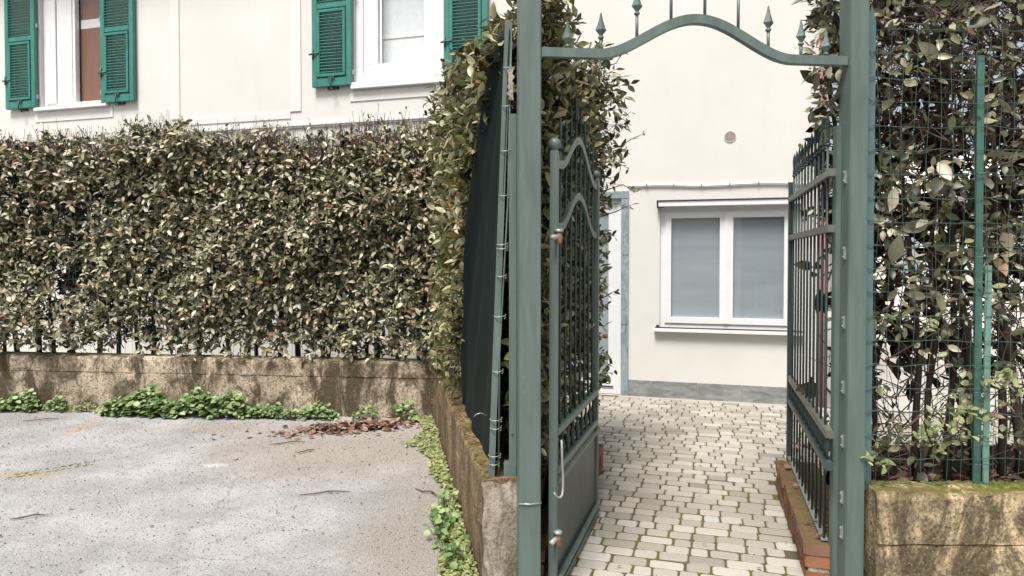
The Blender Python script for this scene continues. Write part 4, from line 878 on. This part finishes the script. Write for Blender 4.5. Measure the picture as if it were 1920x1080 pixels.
for k, (s, w, h, nn, lab) in enumerate(((.95, .10, .16, 40, 'broad leaved weed in the creeper halfway along the mossy wall'), (.70, .12, .14, 46, 'broad leaved weed below the first one by the mossy wall'), (.35, .10, .15, 36, 'broad leaved weed nearest the camera by the wall end'))):
    c = np.array([-.15 + D2[0] * s - w * .9, 3.12 + D2[1] * s, 0]); r = empty('broad_weed', tuple(c)); tag(r, lab, 'weed', 'broad leaved weeds by the mossy wall')
    x = rng.normal(0, .035, nn); y = rng.normal(0, .09, nn); zz = rng.uniform(.02, h, nn); ang = rng.uniform(0, 6.28, nn); P = np.stack([np.minimum(x, .06), y, zz], 1)
    tag(link('leaves', leaf_mesh('leaves', 'weed', P, norm(np.stack([np.cos(ang) - .3, np.sin(ang) - .3, rng.uniform(-.3, .2, nn)], 1)), norm(np.stack([-.3 + rng.normal(0, .3, nn), -.6 + rng.normal(0, .3, nn), np.ones(nn)], 1)), .046 * rng.uniform(.5, 1.2, nn), LROUND), r), kind='stuff')
    rr_ = np.full((nn, 1), .0018); tag(link('stems', tri_tubes('stems', 'weed', P * np.array([.5, .5, 0]), P, rr_, rr_), r), kind='stuff')
# dry leaf pile and scattered dry leaves
def litter(name, label, pts, size, kind='stuff', m='dry'):
    n = len(pts); ang = rng.uniform(0, 6.28, n); A = norm(np.stack([np.cos(ang), np.sin(ang), rng.normal(0, .25, n)], 1)); N = norm(np.stack([rng.normal(0, .45, n), rng.normal(0, .45, n) - .15, np.ones(n)], 1))
    return tag(link(name, leaf_mesh(name, m, pts, A, N, size * rng.uniform(.6, 1.3, n), LT, rng.uniform(.8, 1.5, n))), label, 'leaf litter', kind=kind)
n = 620; x = rng.normal(0, .25, n) * np.where(rng.random(n) < .12, 1.9, 1) + .04; y = rng.normal(0, .11, n) + .25 * x; h = .05 * np.exp(-(x / .4) ** 2 - ((y - .25 * x) / .14) ** 2)
litter('leaf_pile', 'pile of brown dry leaves on the asphalt near the wall corner', np.stack([-1.48 + x, 6.30 + y, .012 + h * rng.random(n)], 1), .062)
n = 260; litter('scattered_leaves', 'dry leaf bits scattered over the asphalt', np.stack([rng.uniform(-5, -.5, n), 3.2 + 3.6 * rng.random(n) ** .6, np.full(n, .008)], 1), .022)
n = 420; litter('bed_litter', 'dry leaves lying in the bed behind the right wall', np.stack([rng.uniform(1.75, 3.2, n), rng.uniform(3.3, 4.2, n), np.full(n, .445)], 1), .06)
n = 40; q = np.array([hw(*v) for v in np.stack([rng.uniform(.15, 1.32, n), rng.uniform(-4.6, -.3, n), np.full(n, .012)], 1)]); litter('path_litter', 'dry leaf bits scattered on the paved path', q, .026)
n = 14; q = np.array([hw(*v) for v in np.stack([rng.uniform(1.36, 1.5, n), rng.uniform(-4.25, -2.9, n), np.full(n, .216)], 1)]); litter('kerb_litter', 'dry leaves lying on the right brick kerb', q, .055)
q = np.array([(-4.6, 7.05, .575), (-3.2, 6.9, .575), (-2.9, 6.88, .575), (-.78, 6.66, .575), (-.80, 6.68, .58), (-.76, 6.65, .575)]); litter('wall_litter', 'red brown dry leaves lying on top of the long wall', q, .08)
fl_ = litter('pale_leaf', 'single pale fallen leaf in the middle of the asphalt', np.array([(-1.36, 4.13, .012)]), .12, None); fl_['category'] = 'leaf'
for k, (p0, p1, lab) in enumerate((((-2.06, 5.72), (-1.78, 5.80), 'thin dark twig below the left end of the leaf pile'), ((-1.42, 4.50), (-1.10, 4.56), 'long dark twig in the middle of the asphalt'), ((-.66, 4.62), (-.48, 4.45), 'forked twig beside the creeper strip'), ((-3.05, 4.08), (-2.86, 4.14), 'short twig at the lower left of the asphalt'), ((-4.75, 6.55), (-4.45, 6.62), 'reddish twig near the left weeds'), ((-1.75, 5.48), (-1.62, 5.55), 'tiny twig under the long dark twig of the leaf pile'))):
    a = Vector((*p0, .010)); b = Vector((*p1, .012)); md = a.lerp(b, .55) + Vector((.01, .02, .006))
    mb = MB().tube([a, a.lerp(b, .3) + Vector((0, -.008, .003)), md, b], [.003, .005, .005, .0025], 6)
    mb.tube([md, md + Vector((.03, -.05, .01))], [.004, .002], 5)
    tag(mb.build('twig', 'twig'), lab, 'twig', 'twigs on the asphalt')
# loose grit on the asphalt
n = 34000; gx = rng.uniform(-6.2, -.1, n); gy = 2.9 + 4.3 * rng.random(n) ** .8; ok = (gx < -.15 - .184 * (gy - 3.13)) & (gy < 7.0) & (np.abs(gx / gy) < .85); gp = np.stack([gx, gy, np.full(n, .001)], 1)[ok]
n = len(gp); rad = np.minimum(np.exp(rng.normal(math.log(.0027), .36, (n, 1))), .006); OC = np.array([(1, 0, .3), (0, 1, .25), (-1, 0, .3), (0, -1, .25), (0, 0, .9)], float)
gv = (gp[:, None] + (OC[None] * rng.uniform(.6, 1.4, (n, 5, 1)) + 0) * rad[:, None]).reshape(-1, 3); mg = MB(); mg.v = [tuple(v) for v in gv]; mg.f = [tuple(5 * i + k for k in f) for i in range(n) for f in ((0, 1, 4), (1, 2, 4), (2, 3, 4), (3, 0, 4))]; mg.sm = [False] * len(mg.f)
tag(link('loose_grit', mg.mesh('loose_grit', 'grit')), 'dark and pale grit strewn over the asphalt', 'grit', kind='stuff')
# moss in cracks of the asphalt, on wall tops and between the nearest pavers
def tufts(name, label, pts, r, m='moss', parent=None):
    n = len(pts); t6 = [(math.cos(a), math.sin(a)) for a in [k * math.pi / 3 for k in range(6)]]; mb = MB()
    for p in pts:
        q = r * rp.uniform(.5, 1.4); hgt = q * rp.uniform(.25, .6); a0 = rp.uniform(0, 1)
        vs = [(p[0] + q * rp.uniform(.7, 1.2) * math.cos(a0 + k), p[1] + q * rp.uniform(.7, 1.2) * math.sin(a0 + k), p[2] - .002) for k in (0, 1.05, 2.1, 3.14, 4.2, 5.2)]
        vs.append((p[0] + rp.gauss(0, q * .2), p[1] + rp.gauss(0, q * .2), p[2] + hgt)); mb.add(vs, [(k, (k + 1) % 6, 6) for k in range(6)], True)
    o = mb.build(name, m, parent); tag(o, None if parent else label, None if parent else 'moss', kind='stuff'); return o
pts = [(-3.65 + t_ * .42 + rp.gauss(0, .012), 4.86 + t_ * .34 + off + rp.gauss(0, .012), .001) for off in (0, .10) for t_ in [i / 60 for i in range(60)]]
tufts('crack_moss', 'mossy cracks at the left edge of the asphalt', pts, .010)
pts = []
for k in range(700):
    s = rp.random() * 3.4; o_ = rp.random() * .15 + .005; pts.append((-.133 + D2[0] * s + o_ * .98, 3.15 + D2[1] * s + o_ * .18, .556))
tufts('wall_moss', 'moss cushions on top of the brown wall beside the gate', pts, .013, 'mossbrown')
pts = [(rp.uniform(1.72, 2.75), rp.choice((rp.uniform(3.16, 3.3), rp.uniform(3.2, 3.3))), .502) for _ in range(650)]; pts = [p for p in pts if math.sin(p[0] * 9) + .6 * math.sin(p[0] * 23 + p[1] * 40) > -.15]
tufts('wall_moss', 'bright moss cushions on top of the right wall', pts, .014)
pts = []
for hid, Y, wi, k, cx, cy, *_ in pieces[:300]:
    for _ in range(3):
        if rp.random() < .6 + .4 * math.sin(cx * 7 + cy * 3):
            e = rp.random(); pts.append((cx + WID[wi] / 2 + rp.gauss(0, .003), cy + rp.uniform(-.06, .06), -.003) if e < .5 else (cx + rp.uniform(-.08, .08), cy + ROW / 2 + rp.gauss(0, .003), -.003))
tufts('joint_moss', None, pts, .0105, 'moss', pv)
